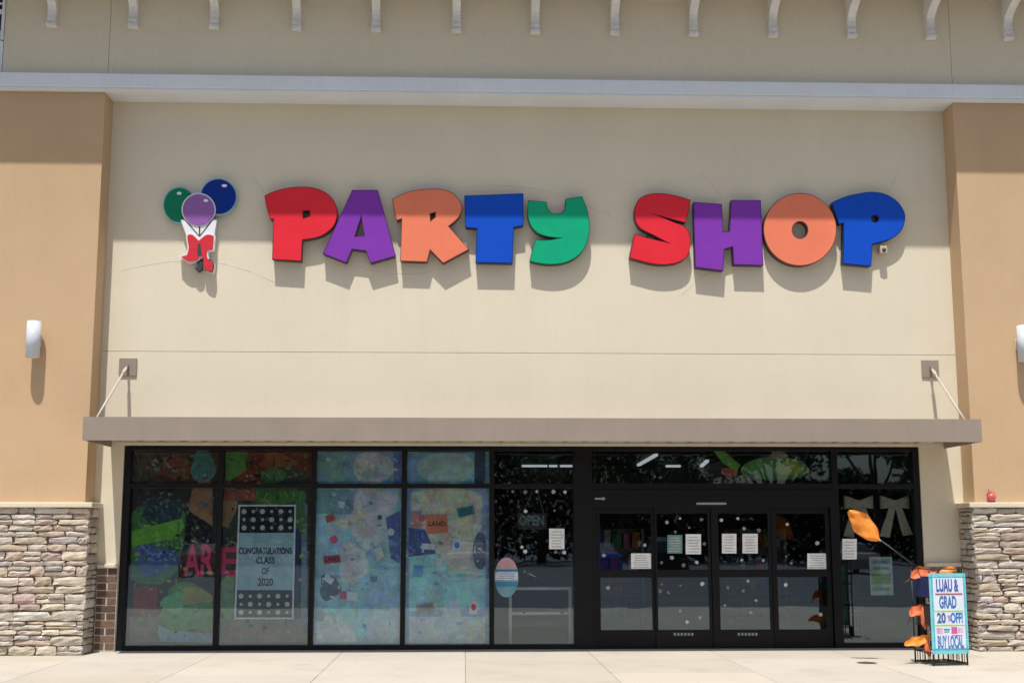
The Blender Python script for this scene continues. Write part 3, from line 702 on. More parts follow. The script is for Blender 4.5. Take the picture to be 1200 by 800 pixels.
poster('sky blue and tan poster scattered with small stickers beside the open sign', P[3][0]+.005, P[3][1]-.005, low, hi_, (.10, .17, .26), [
    ('white_band', [(482, 577), (510, 572), (565, 580), (565, 596), (482, 598)], (.25, .25, .21)), ('tan_field', [(494, 574), (530, 570), (558, 576), (564, 600), (562, 632), (550, 655), (528, 660), (508, 650), (494, 620)], (.34, .245, .17)),
    ('rose_field', pe(488, 612, 6, 14, w=.1), (.30, .10, .10)), ('navy_field', [(479, 618), (498, 620), (512, 650), (479, 664)], (.025, .055, .17)), ('tan_neck', [(522, 655), (555, 655), (560, 690), (518, 690)], (.31, .24, .18)),
    ('aqua_field', [(479, 652), (515, 648), (530, 672), (569, 662), (569, 712), (479, 716)], (.10, .30, .38)), ('pale_field', rect(479, 722, 569, 753), (.23, .31, .32)), ('deep_field', cl(pe(563, 645, 9, 22), 479, 569), (.05, .055, .09)),
    ('aqua_rays', [(520, 712), (536, 700), (548, 753), (512, 753)], (.20, .38, .42)), ('sand_field', rect(548, 730, 569, 753), (.30, .25, .19))], detail=(((.36, .44, .46), 30), ((.06, .15, .22), 24), ((.20, .32, .40), 34), ((.30, .26, .22), 12)))
poster('lavender and teal poster strip over the round pale shape poster', P[2][0]+.005, P[2][1]-.005, TB1, SZ-.06, (.09, .20, .27), [
    ('lavender_field', cl(pe(437, 548, 24, 19, w=.06), 371, 470), (.24, .26, .33)), ('green_field', cl(pe(385, 548, 18, 14, w=.15), 371, 470), (.09, .20, .17)), ('blue_edge', rect(461, 529, 470, 567), (.04, .09, .24)), ('grey_curl', pe(436, 556, 14, 5, w=.1), (.17, .20, .27))], detail=(((.32, .40, .46), 14), ((.08, .14, .24), 14)))
t = poster('sky blue poster strip with white rings over the sky blue and tan poster', P[3][0]+.005, P[3][1]-.005, TB1, SZ-.06, (.07, .20, .32), [
    ('pale_field', cl(pe(523, 549, 34, 20, w=.05), 479, 569), (.16, .30, .38)), ('dark_edge', rect(556, 529, 569, 567), (.02, .035, .07))])
for rx in (12, 19, 26, 33):
    yy = .1355
    a = cl(pe(520, 537, rx, rx*.8, 36), 480, 568); a = [(x, min(max(y, 530), 566)) for x, y in a]
    link('ring', path_tube([H(x, y, yy) for x, y in a+[a[0]]], .006, 4), pm(.42, .50, .54), t)
# congratulations board
Yb = .116
t = thing('congratulations_board', 'white framed pale board reading CONGRATULATIONS CLASS OF with dotted black bands', 'sign', (H(311, 725, Yb).x, Yb, H(311, 725, Yb).z))
q = [(279.5, 591), (347, 591), (344, 725), (274.5, 725)]
link('frame', prism([px(q, Yb+.004), px([(281.5, 593), (345, 593), (342, 723), (276.5, 723)], Yb+.004)], Yb-.002, Yb+.008), pm(.50, .52, .50), t)
link('sheet', prism([px([(281.5, 593), (345, 593), (342, 723), (276.5, 723)], Yb+.004)], Yb+.002, Yb+.006), pm(.24, .32, .34), t)
link('black_band', prism([px([(281.5, 593), (345, 593), (344.4, 624), (280.3, 624)], Yb+.002)], Yb+.0008, Yb+.0019), pm(.012, .014, .018), t)
link('black_band', prism([px([(277.8, 691), (342.8, 691), (342, 723), (276.5, 723)], Yb+.002)], Yb+.0008, Yb+.0019), pm(.012, .014, .018), t)
dots = []
for r_ in range(3):
    for k in range(6):
        big = (r_+k) % 2 == 0
        for y0, x0 in ((599, 286), (698, 282.5)):
            dots.append(prism([pell(x0+k*10.8, y0+r_*9.5, 3.0 if big else 1.9, 3.0 if big else 1.9, Yb, 10)], Yb-.0005, Yb+.0006))
link('dot_pattern', join(dots), pm(.33, .36, .30), t)
for s_, y, w, hh in (('CONGRATULATIONS', 645.5, 60, 7), ('CLASS', 656.5, 21, 7), ('OF', 669, 8, 7), ('2020', 682, 17, 8)):
    link('lettering', ptx(s_, 311, y, Yb+.0005, hh, w), INK, t)

# stickers scattered over the blue posters
def quad(cx, cy, w, h, a):
    ca, sa = math.cos(a), math.sin(a)
    return [(cx+ca*x-sa*y, cy+sa*x+ca*y) for x, y in ((-w/2, -h/2), (w/2, -h/2), (w/2, h/2), (-w/2, h/2))]
def sticker(lab, loop, col, Y=IY+.0009, grp='stickers scattered over the blue posters', words=None, ink=None):
    c0 = px(loop, Y); cx = sum(a for a, b in c0)/len(c0); cz = min(b for a, b in c0)
    t = thing('window_sticker', lab, 'sticker', (cx, Y, cz), grp)
    link('paper', prism([c0], Y-.0009, Y+.0008), pm(*col), t)
    if words:
        mx = sum(a for a, b in loop)/len(loop); my = sum(b for a, b in loop)/len(loop); w = max(a for a, b in loop)-min(a for a, b in loop)
        link('print', ptx(words, mx, my, Y+.0012+.0006, 5.5, w*.8), pm(*(ink or (.10, .05, .05))), t)
    return t
def tagst(lab, loop, col, words, ink):
    """printed tag on the front of a poster: paper, then lettering on the street side"""
    Y = IY+.004
    t = sticker(lab, loop, col, Y)
    mx = sum(a for a, b in loop)/len(loop); my = sum(b for a, b in loop)/len(loop); w = max(a for a, b in loop)-min(a for a, b in loop)
    if words: link('print', ptx(words, mx, my, Y-.0022, 5.5, w*.75), pm(*ink), t)
    else: link('print', join([prism([px(quad(mx, my+q, w*.7, 1.3, -.17), Y-.0022)], Y-.0028, Y-.0016) for q in (-2.6, 0, 2.6)]), pm(*ink), t)
tagst('salmon tag reading LAND on the sky blue and tan poster', quad(512, 613.5, 25, 22, -.05), (.42, .17, .11), 'LAND', (.10, .03, .03))
tagst('teal tag on the tan part of the sky blue poster', quad(546, 599, 20, 11, -.2), (.06, .20, .22), None, (.03, .06, .08))
tagst('red printed tag on the round pale shape poster', quad(389, 655, 20, 9, -.12), (.30, .10, .13), 'LAND', (.12, .02, .03))
tagst('grey printed tag low on the sky blue poster', quad(498, 712, 21, 10, -.15), (.22, .21, .19), None, (.12, .11, .10))
for (cx, cy, w, h, a, col) in [(387, 607, 10, 8, -.3, (.30, .08, .07)), (424, 614, 10, 9, .2, (.40, .42, .36)), (391, 632, 9, 9, 0, (.42, .07, .15)), (444, 648, 10, 13, -.3, (.42, .45, .40)),
        (458, 623, 9, 9, .2, (.38, .46, .48)), (385, 678, 12, 8, .6, (.48, .52, .52)), (402, 697, 8, 9, 0, (.36, .09, .15)), (412, 698, 14, 10, .1, (.45, .45, .45)), (400, 591, 9, 8, .2, (.33, .42, .42)),
        (438, 678, 8, 6, 0, (.05, .17, .21)), (452, 728, 9, 8, .3, (.36, .44, .48)), (385, 744, 9, 8, .3, (.42, .48, .48)), (445, 606, 6, 6, .7, (.10, .10, .11)),
        (490, 669, 11, 13, .1, (.10, .25, .42)), (514, 658, 8, 10, .1, (.44, .46, .42)), (535, 637, 11, 14, 0, (.44, .46, .46)), (559, 617, 10, 7, .2, (.46, .47, .43)), (553, 672, 13, 11, -.4, (.42, .43, .42)),
        (555, 711, 10, 17, .1, (.46, .43, .43)), (531, 718, 10, 10, .3, (.36, .46, .48)), (513, 734, 9, 8, .2, (.36, .44, .46)), (555, 744, 9, 7, .2, (.44, .43, .38)), (502, 640, 16, 7, .05, (.42, .46, .50)), (494, 607, 8, 8, .8, (.32, .12, .12))]:
    lp = quad(cx, cy, w, h, a) if w != h else pe(cx, cy, w/2, h/2, 14)
    cn = 'red' if col[0] > 2*col[1] else 'dark' if max(col) < .25 else 'blue' if col[2] > 1.5*col[1] else 'whitish'
    wh = 'the pale blue poster with the round pale shape' if cx < 475 else 'the sky blue and tan poster'
    sticker('small plain %s sticker on %s' % (cn, wh), lp, col, grp='%s stickers on %s' % (cn, wh))
for (cx, cy, c_, lab) in ((535.5, 638.5, (.04, .13, .30), 'blue drop printed on a white sticker'), (555, 711, (.35, .05, .06), 'red dot printed on a tall white sticker')):
    sticker(lab, pe(cx, cy, 3, 4, 12), c_, IY-.0098-.0000 if False else IY+.0004, grp='printed spots on the white stickers')

# end pane: open sign, notice, oval hours sticker, white rail, hung ornaments
Yo = .22
NEON = mat('neon_letters', (.20, .30, .28, 1), .4, .1, 9)
t = thing('open_sign', 'small hanging OPEN sign on two cords behind the glass', 'sign', (H(624, 612, Yo).x, Yo, H(624, 618, Yo).z))
link('lettering', ptx('OPEN', 623, 610, Yo, 11, 29), NEON, t)
link('backing', prism([px(rect(606, 601, 641, 620), Yo+.012)], Yo+.006, Yo+.016), mat('sign_black', (.012, .012, .012, 1), .5), t)
apex = H(628, 568, Yo+.01)
for e in ((612, 601), (637, 601)):
    link('cord', tube(H(*e, Yo+.01), apex, .004, n=5), GREYT, t)
def notice(lab, x0, y0, x1, y1, Y, col=(.55, .60, .55), lines=6, ink=(.22, .25, .24)):
    t = thing('paper_notice', lab, 'notice', (H((x0+x1)/2, y1, Y).x, Y, H(x0, y1, Y).z))
    link('sheet', prism([px(rect(x0, y0, x1, y1), Y)], Y-.0012, Y+.0006), pm(*col, .05), t)
    ls = []
    for k in range(lines):
        yy = y0+(y1-y0)*(.16+.72*k/max(1, lines-1)); w = random.uniform(.55, .8)*(x1-x0)
        cx_ = (x0+x1)/2
        ls.append(prism([px(rect(cx_-w/2, yy-.55, cx_+w/2, yy+.55), Y)], Y-.0020, Y-.0013))
    link('print_lines', join(ls), pm(*ink), t)
notice('white paper notice beside the hanging open sign', 643.5, 619, 661.5, 643, GY-.0008)
Ys = GY-.0008
t = thing('oval_sticker', 'oval pink white and teal sticker low on the glass by the white rail', 'sticker', (H(593, 699, Ys).x, Ys, H(593, 699, Ys).z))
link('oval', prism([pell(593.5, 676, 14, 23.5, Ys, 36)], Ys-.0012, Ys+.0006), pm(.10, .18, .22), t)
link('pink_top', prism([px([(581, 666), (583.5, 659), (588, 654.5), (593.5, 653), (599, 654.5), (603.5, 659), (606, 666)], Ys)], Ys-.002, Ys-.0013), pm(.27, .17, .18), t)
link('white_band', prism([px(rect(580.3, 670, 606.7, 679), Ys)], Ys-.002, Ys-.0013), pm(.29, .31, .34), t)
link('navy_line', prism([px(rect(580.3, 667, 606.7, 669), Ys)], Ys-.002, Ys-.0013), pm(.05, .09, .17), t)
link('blue_band', prism([px(rect(580.6, 681, 606.4, 687), Ys)], Ys-.002, Ys-.0013), pm(.04, .12, .18), t)
link('print_lines', join([prism([px(rect(584, q, 603, q+.9), Ys)], Ys-.0027, Ys-.0021) for q in (671.5, 674, 676.5)]), pm(.10, .12, .2), t)
Yr = .55
t = thing('white_rail', 'white metal rail standing behind the glass under the open sign', 'rail', (H(634, 754, Yr).x, Yr, 0))
RAIL = mat('rail_white', (.62, .62, .62, 1), .5)
xl, xr_ = H(598, 720, Yr).x, H(668, 720, Yr).x; z1, z2 = H(634, 689, Yr).z, H(634, 718, Yr).z
link('post', box(xl-.022, xl+.022, Yr-.02, Yr+.02, -.005, z1+.02), RAIL, t); link('post', box(xr_-.022, xr_+.022, Yr-.02, Yr+.02, -.005, z1+.02), RAIL, t)
link('top_rail', box(xl+.0225, xr_-.0225, Yr-.02, Yr+.02, z1-.022, z1+.019), RAIL, t); link('lower_rail', box(xl+.0225, xr_-.0225, Yr-.02, Yr+.02, z2-.022, z2+.019), RAIL, t)
# round white decals on the doors and by the open sign
def d1(p): return [(680+x/3.077, 510+y/3.077) for x, y in p]
def d2(p): return [(820+x/3.077, 510+y/3.077) for x, y in p]
def d3(p): return [(565+x/3.077, 510+y/3.077) for x, y in p]
DEC = [(LEAF[1], d1([(313, 313), (360, 299), (437, 303), (393, 332), (343, 347), (447, 390), (330, 440), (373, 467), (293, 458), (420, 457), (294, 536), (361, 540), (318, 566), (287, 560), (440, 534), (360, 632), (432, 656), (385, 672)])),
       (LEAF[2], d2([(78, 305), (138, 299), (213, 342), (160, 335), (152, 449), (229, 450), (101, 548), (157, 560), (174, 524), (91, 612), (203, 594), (184, 638), (133, 661), (234, 663)])),
       (LEAF[3], d2([(312, 436), (330, 460), (424, 388), (315, 320), (310, 538), (318, 632), (435, 645)])), (LEAF[0], d1([(233, 395), (85, 432), (100, 548)])),
       (GY, d3([(111, 202), (156, 204), (197, 202), (257, 203), (299, 204), (157, 273), (261, 271), (144, 402), (155, 418), (153, 490), (265, 420), (296, 421), (151, 637), (287, 636)]))]
rd = random.Random(5)
DLAB = ['on the door leaf with the dark green paper', 'on the door leaf with two pale notices', 'on the door leaf beside the sidelight', 'on the door leaf beside the black column', 'on the window around the hanging open sign']
for di, (Y, pts) in enumerate(DEC):
    for (x, y) in pts:
        r_ = rd.choice((1.5, 1.9, 2.3, 2.7)); k = rd.uniform(.06, .30)
        Y0 = Y-.0008
        o = link('round_decal', prism([px([(x+r_*q*math.cos(a_), y+r_*q*math.sin(a_)) for a_, q in [(2*math.pi*i/14+r_, 1 if i % 2 else rd.uniform(.6, .95)) for i in range(14)]], Y0)], Y0-.0010, Y0+.0006), pm(round(k, 1), round(k*1.03, 1), round(k, 1)))
        tag(o, 'small round white decal '+DLAB[di], 'decal', 'round decals '+DLAB[di])
for (Y, a, lab, c_) in ((LEAF[0], (739.5, 648, 763, 666), 'wide pale paper notice on the door leaf beside the black column', (.55, .62, .56)), (LEAF[1], (782, 626.5, 799.5, 648), 'dark green patterned paper on the door beside a pale notice', (.10, .15, .14)),
        (LEAF[1], (803.5, 625.5, 821.5, 649), 'pale paper notice beside the dark green patterned paper', (.55, .62, .56)), (LEAF[2], (846, 625, 863, 648), 'pale notice near the meeting edge of the sliding doors', (.52, .58, .50)),
        (LEAF[2], (870, 625, 888, 648), 'pale notice right next to another on the same door leaf', (.52, .58, .50)), (LEAF[3], (946, 648, 969, 666.5), 'wide pale notice on the door leaf beside the sidelight', (.52, .60, .53)),
        (GY, (987, 631, 1004, 655), 'white paper notice on the sidelight glass under the bow', (.55, .58, .56))):
    notice(lab, *a, Y-.0008, col=c_)
for k, x in enumerate((801, 876)):
    yo = LEAF[1]-.02
    o = link('door_label', join([prism([px(rect(x-11.5+q*4.1, 741, x-11.5+q*4.1+2.6, 744.2), yo-.001)], yo-.0022, yo+.001) for q in range(6)]), GREYT)
    tag(o, 'small grey lettering strip on the bottom rail of a sliding door', 'label', 'grey strips on the door bottom rails')
yo = DY
o = link('header_arrow', prism([px([(697, 583), (706, 583), (706, 581.6), (710, 584), (706, 586.4), (706, 585), (697, 585)], yo-.001)], yo-.002, yo+.001), GREYT)
tag(o, 'small grey arrow mark on the black door header', 'label')
# party goods behind the door transom
t = thing('hanging_decoration', 'green turtle-shell coloured oval decoration hanging behind the glass over the doors', 'decoration', (H(905, 560, .3).x, .3, H(905, 562, .3).z))
t['label'] = 'green and red oval paper decoration hanging behind the glass over the doors'
for i, (lp, c_, nm) in enumerate(((pe(908, 549, 40, 14, w=.03), (.08, .19, .06), 'green_oval'), (pe(925, 548, 16, 9, w=.1), (.22, .26, .06), 'yellow_patch'), (pe(855, 553, 10, 6, w=.2), (.30, .07, .06), 'red_patch'),
        ([(836, 528), (848, 528), (868, 545), (862, 552), (846, 541)], (.12, .26, .05), 'green_ribbon'), (pe(912, 533, 10, 5, w=.1), (.22, .18, .13), 'tan_patch'), (pe(876, 560, 12, 4, w=.1), (.22, .20, .12), 'tan_patch'))):
    yy = .3-.003*i
    link(nm, prism([px(lp, yy)], yy, yy+.0028), pm(*c_), t)
# sidelight: two bows, poster, wire stand
GOLD = mat('burlap_ribbon', (.50, .42, .30, 1), .8, .2, 30, .25, 80)
def bow3d(cx, cy, k, lab):
    Y = .26; t = thing('hanging_bow', lab, 'bow', (H(cx, cy, Y).x, Y, H(cx, cy+40*k, Y).z))
    C = H(cx, cy, Y); u = .0126*k
    for s in (-1, 1):
        v = []; n = 10
        for i in range(n+1):
            a = math.pi*2*i/n
            x = s*(9.5-9.5*math.cos(a))*u*.95; y = -math.sin(a)*4*u; tilt = x*.10*s
            hw = (3.5+5*min(1, abs(x)/(19*u)))*u
            v += [(C.x+x, Y+y, C.z+tilt-hw+.2*u), (C.x+x, Y+y, C.z+tilt+hw)]
        link('loop', mesh(v, [(2*i, 2*i+2, 2*i+3, 2*i+1) for i in range(n)], True), GOLD, t)
        v = []
        for i in range(7):
            q = i/6; x = s*(3+11*q)*u; z = -(2+36*q)*u; w = (4+2*q)*u
            v += [(C.x+x-w, Y-.01-.012*math.sin(q*6), C.z+z), (C.x+x+w, Y-.01-.012*math.sin(q*6+.5), C.z+z+s*2*u*q)]
        link('tail', mesh(v, [(2*i, 2*i+2, 2*i+3, 2*i+1) for i in range(6)], True), GOLD, t)
    link('knot', box(C.x-4*u, C.x+4*u, Y-.03, Y+.03, C.z-4.5*u, C.z+4.5*u, .012), GOLD, t)
bow3d(1006, 590, 1.0, 'tan burlap bow hanging behind the notice on the sidelight')
bow3d(1048.5, 590, 1.0, 'tan burlap bow hanging behind the glass beside the cream wall')
t = poster('pale green printed scroll hanging inside the sidelight under the bows', H(1019, 660, .2).x, H(1045.5, 660, .2).x, H(1030, 697, .2).z, H(1030, 652, .2).z, (.27, .33, .28), [
    ('green_band', rect(1021, 672, 1044, 684), (.11, .20, .05)), ('grey_band', rect(1021, 656, 1044, 660), (.14, .18, .17)), ('grey_band', rect(1023, 664, 1042, 667), (.14, .18, .17)), ('grey_band', rect(1022, 688, 1043, 692), (.16, .22, .15))], Y=.20)
t['category'] = 'scroll'
Yw = .8
t = thing('wire_stand', 'dark wire goods stand inside the sidelight below the notice', 'stand', (H(999, 745, Yw).x, Yw, 0))
WIRE = mat('wire_brown', (.08, .045, .035, 1), .5)
xa, xb = H(988, 700, Yw).x, H(1009, 700, Yw).x; zt = H(999, 664, Yw).z
for k in range(6):
    x = xa+(xb-xa)*k/5; link('upright', tube((x, Yw, -.005), (x, Yw, zt), .007, n=5), WIRE, t)
for k in range(9):
    z = .12+(zt-.14)*k/8; link('cross_wire', tube((xa-.01, Yw, z), (xb+.01, Yw, z), .006, n=5), WIRE, t)

def sp(r_, g_, b_, var=.10): return mat('sunlit_%d_%d_%d' % (int(r_*99), int(g_*99), int(b_*99)), (r_, g_, b_, 1), .6, var, 9, .05, 40, spec=.2)
# ------------------------------------------------------------ display rack on the sidewalk
RA = math.radians(9); RC = Vector((6.155, -2.2, 0)); RW, RD, RH = .47, .46, 1.22
WB = mat('rack_black', (.014, .014, .015, 1), .45)
def rk(u, v, z):                            # rack-local (across, depth, height) -> world
    return Vector((RC.x+u*math.cos(RA)-v*math.sin(RA), RC.y+u*math.sin(RA)+v*math.cos(RA), z))
t = thing('display_rack', 'black wire display rack holding orange flags beside the stone pier', 'rack', tuple(RC))
hw, hd = RW/2, RD/2
for u in (-hw, hw):
    for v in (-hd, hd):
        link('post', tube(rk(u, v, 0), rk(u, v, RH), .011, n=6), WB, t)
for z in (.03, .16, RH-.01):
    link('rim', join([tube(rk(-hw, -hd, z), rk(hw, -hd, z), .009, n=6), tube(rk(hw, -hd, z), rk(hw, hd, z), .009, n=6), tube(rk(hw, hd, z), rk(-hw, hd, z), .009, n=6), tube(rk(-hw, hd, z), rk(-hw, -hd, z), .009, n=6)]), WB, t)
bw_ = []
for k in range(1, 7):
    u = -hw+RW*k/7
    bw_ += [tube(rk(u, -hd, .03), rk(u, -hd, .16), .005, n=5), tube(rk(u, hd, .03), rk(u, hd, .16), .005, n=5), tube(rk(u, -hd, .03), rk(u, hd, .03), .005, n=5)]
    v = -hd+RD*k/7
    bw_ += [tube(rk(-hw, v, .03), rk(-hw, v, .16), .005, n=5), tube(rk(hw, v, .03), rk(hw, v, .16), .005, n=5)]
link('basket_wires', join(bw_), WB, t)
for z in (.50, .85):
    link('shelf_wires', join([tube(rk(-hw, v, z), rk(hw, v, z), .006, n=5) for v in (-hd, -hd/2, 0, hd/2, hd)]), WB, t)
# hand-lettered board tied to the front of the rack
def brd(name, u0, u1, z0, z1, y0, y1, m_, par):
    ps = [rk(u, v, z) for z in (z0, z1) for u, v in ((u0, y0), (u1, y0), (u1, y1), (u0, y1))]
    return link(name, mesh(ps, BOXF), m_, par)
fy = -hd-.013
bt = thing('poster_board', 'blue bordered board lettered LUAU GRAD 20 percent OFF BUY LOCAL', 'sign', tuple(rk(0, fy, .15)))
bt['label'] = 'teal bordered hand lettered board about a luau and grad sale on the wire rack'
brd('board', -.255, .255, .15, 1.155, fy-.008, fy, sp(.20, .58, .64, .08), bt)
brd('white_field', -.205, .215, .22, 1.10, fy-.010, fy-.0081, sp(.66, .72, .80, .06), bt)
def btxt(body, z, h, w, col, u=0):
    me = text(body, u, z, 0, h, w, .002, bold=.05)
    for q in me.vertices:
        c_ = q.co.copy(); p_ = rk(c_.x, fy-.0112+c_.y, c_.z); q.co = p_
    link('lettering', me, sp(*col), bt)
btxt('LUAU &', .995, .15, .31, (.07, .10, .38), -.01)
btxt('GRAD', .785, .145, .24, (.05, .16, .42), -.01)
btxt('20', .59, .12, .12, (.04, .12, .30), -.11); btxt('%', .59, .07, .05, (.40, .22, .45), 0); btxt('OFF!', .59, .12, .17, (.03, .18, .50), .105)
for (u0, u1, z0, z1, c_) in ((-.185, -.10, .405, .475, (.62, .36, .50)), (-.085, .0, .445, .462, (.06, .24, .30)), (-.08, -.01, .418, .432, (.10, .30, .36)), (.02, .10, .40, .485, (.58, .14, .40)), (.11, .185, .415, .47, (.66, .42, .58)), (.03, .17, .372, .384, (.60, .20, .44))):
    brd('brush_mark', u0, u1, z0, z1, fy-.0122, fy-.0101, sp(*c_, .3), bt)
for (u0, u1, z0, z1) in ((-.255, .255, 1.105, 1.115), (-.255, .255, .205, .215), (-.225, -.215, .15, 1.155), (.225, .235, .15, 1.155)):
    brd('border_stroke', u0, u1, z0, z1, fy-.0122, fy-.0081, sp(.10, .42, .55, .3), bt)
btxt('BUY LOCAL', .29, .145, .36, (.08, .20, .46), 0)
brd('red_stroke', -.18, .20, .885, .905, fy-.0125, fy-.0101, sp(.50, .10, .14), bt)
brd('green_stroke', -.20, .21, .675, .69, fy-.0125, fy-.0101, sp(.36, .55, .22), bt)
brd('green_stroke', -.20, .21, .50, .512, fy-.0125, fy-.0101, sp(.36, .55, .22), bt)
# orange flags and the blue carton in the rack
ORG = mat('orange_cloth', (.78, .24, .025, 1), .6, .18, 12, .1, 40, blotch=((.80, .36, .05, 1), 16, .52, .8))
RORG = mat('red_orange_cloth', (.66, .15, .05, 1), .65, .2, 14, .1, 40)
def leaf(p, q, w, curl, m_, par, nm='flag', side=Vector((0, 0, 1)), thick=.004, flut=1.0, ridge=.22):
    """a creased cloth leaf: V section, fluttering edges, small thickness"""
    p, q = Vector(p), Vector(q); d = q-p; ax = d.normalized(); s_ = (side-ax*side.dot(ax)).normalized(); nn = ax.cross(s_)
    n = 22; cols = (-1, -.66, -.33, 0, .33, .66, 1); v = []; f = []; r = random.Random(int(p.x*997+p.z*131)); ph = r.uniform(0, 6)
    for lay in (1, -1):
        for i in range(n+1):
            a = i/n; ww = w*(math.sin(math.pi*min(1, .03+.95*a))**.8)*(1+.10*flut*math.sin(a*17+ph))
            c_ = p+d*a+nn*curl*math.sin(math.pi*a)+s_*.03*flut*math.sin(a*4+ph)*w/.1
            for e in cols:
                fl_ = .16*w*math.sin(a*13+e*4+ph)*abs(e) + ridge*w*(1-abs(e))
                v.append(c_+s_*(ww*e)+nn*(fl_+lay*thick/2))
    m0 = len(cols); off_ = (n+1)*m0
    for i in range(n):
        for k in range(m0-1):
            q0 = (i*m0+k, i*m0+k+1, (i+1)*m0+k+1, (i+1)*m0+k); f.append(q0); f.append(tuple(off_+z for z in q0[::-1]))
        for k in (0, m0-1): f.append((i*m0+k, (i+1)*m0+k, off_+(i+1)*m0+k, off_+i*m0+k))
    return link(nm, mesh(v, f, True), m_, par)
Yf = -2.1
t = thing('leaf_flag', 'orange leaf shaped flag on a long dark stick leaning out of the rack', 'flag', tuple(rk(-.1, 0, 1.0)))
tip, root, foot = H(994, 598.5, Yf), H(1030.5, 632, Yf), H(1086, 672, Yf)
leaf(root, tip, .14, .03, ORG, t, side=Vector((.6, .0, .8)), flut=.25, ridge=-.2)
link('stick', tube(foot, root+(tip-root)*.03, .010, n=7), WB, t)
link('ferrule', tube(root-(tip-root)*.05, root+(tip-root)*.02, .014, n=7), GREYT, t)
def fl(a, b, w, curl, lab, m_, Y=None, side=Vector((0, .3, 1))):
    Y = Y or rk(-hw, 0, 0).y
    A, Bq = H(*a, Y), H(*b, Y)
    t = thing('cloth_flag', lab, 'flag', tuple(A)); leaf(A, Bq, w, curl, m_, t, side=side)
    return t
t = fl((1097, 667), (1067, 676), .085, .03, 'red orange flag drooping over the top of the wire rack', RORG)
link('stick', tube(H(1070.5, 676.5, -2.2), H(1059, 683, -2.2), .009, n=6), WIRE, t)
fl((1100, 669), (1121, 669.5), .075, .02, 'short orange flag folded behind the top of the lettered board', ORG, rk(.1, -hd+.1, 0).y)
t = fl((1085, 708), (1067, 722), .075, .04, 'red orange flag poking out halfway up the rack', RORG)
link('stick', tube(H(1068, 721, -2.2), H(1063, 730, -2.2), .007, n=6), WIRE, t)
fl((1080, 710), (1086, 737), .055, .02, 'red orange flag hanging straight down inside the rack', RORG, side=Vector((1, 0, 0)))
fl((1090, 743), (1061, 757), .07, .03, 'long orange flag poking out low on the rack', ORG)
fl((1086, 750), (1089, 769), .04, .02, 'small red orange flag hanging at the bottom of the rack', RORG, side=Vector((1, 0, 0)))
t = thing('blue_carton', 'dark blue carton standing on the upper shelf of the wire rack', 'carton', tuple(rk(-.1, .02, .856)))
brd('carton', -.235, .02, .856, 1.10, -.20, .17, mat('navy_card', (.016, .025, .11, 1), .6), t)
brd('flap', -.225, .01, 1.1005, 1.112, -.19, .16, mat('navy_flap', (.03, .045, .16, 1), .6), t)
t = thing('dark_carton', 'black carton standing on the lower shelf of the wire rack', 'carton', tuple(rk(-.1, .02, .506)))
brd('carton', -.225, .04, .506, .74, -.20, .17, mat('dark_card', (.02, .02, .022, 1), .6), t)
brd('flap', -.215, .03, .7405, .752, -.19, .16, mat('dark_flap', (.035, .035, .04, 1), .6), t)
# low cover in the sidewalk
c = G(1016, 776.3)
t = thing('utility_cover', 'small dark oval metal cover set in the sidewalk in front of the sidelight', 'cover', tuple(c))
def disc(cx, cy, r_, z0, z1, n=24):
    v = [(cx+r_*math.cos(2*math.pi*i/n), cy+r_*math.sin(2*math.pi*i/n), z) for z in (z0, z1) for i in range(n)]
    return mesh(v, [tuple(range(n-1, -1, -1)), tuple(range(n, 2*n))]+[(i, (i+1) % n, n+(i+1) % n, n+i) for i in range(n)])
link('ring', disc(c.x, c.y, .13, -.02, .004), mat('cast_iron', (.10, .085, .07, 1), .6, .2, 30), t)
link('lid', disc(c.x, c.y, .105, .0041, .007), mat('cast_lid', (.07, .06, .05, 1), .55, .25, 30), t)

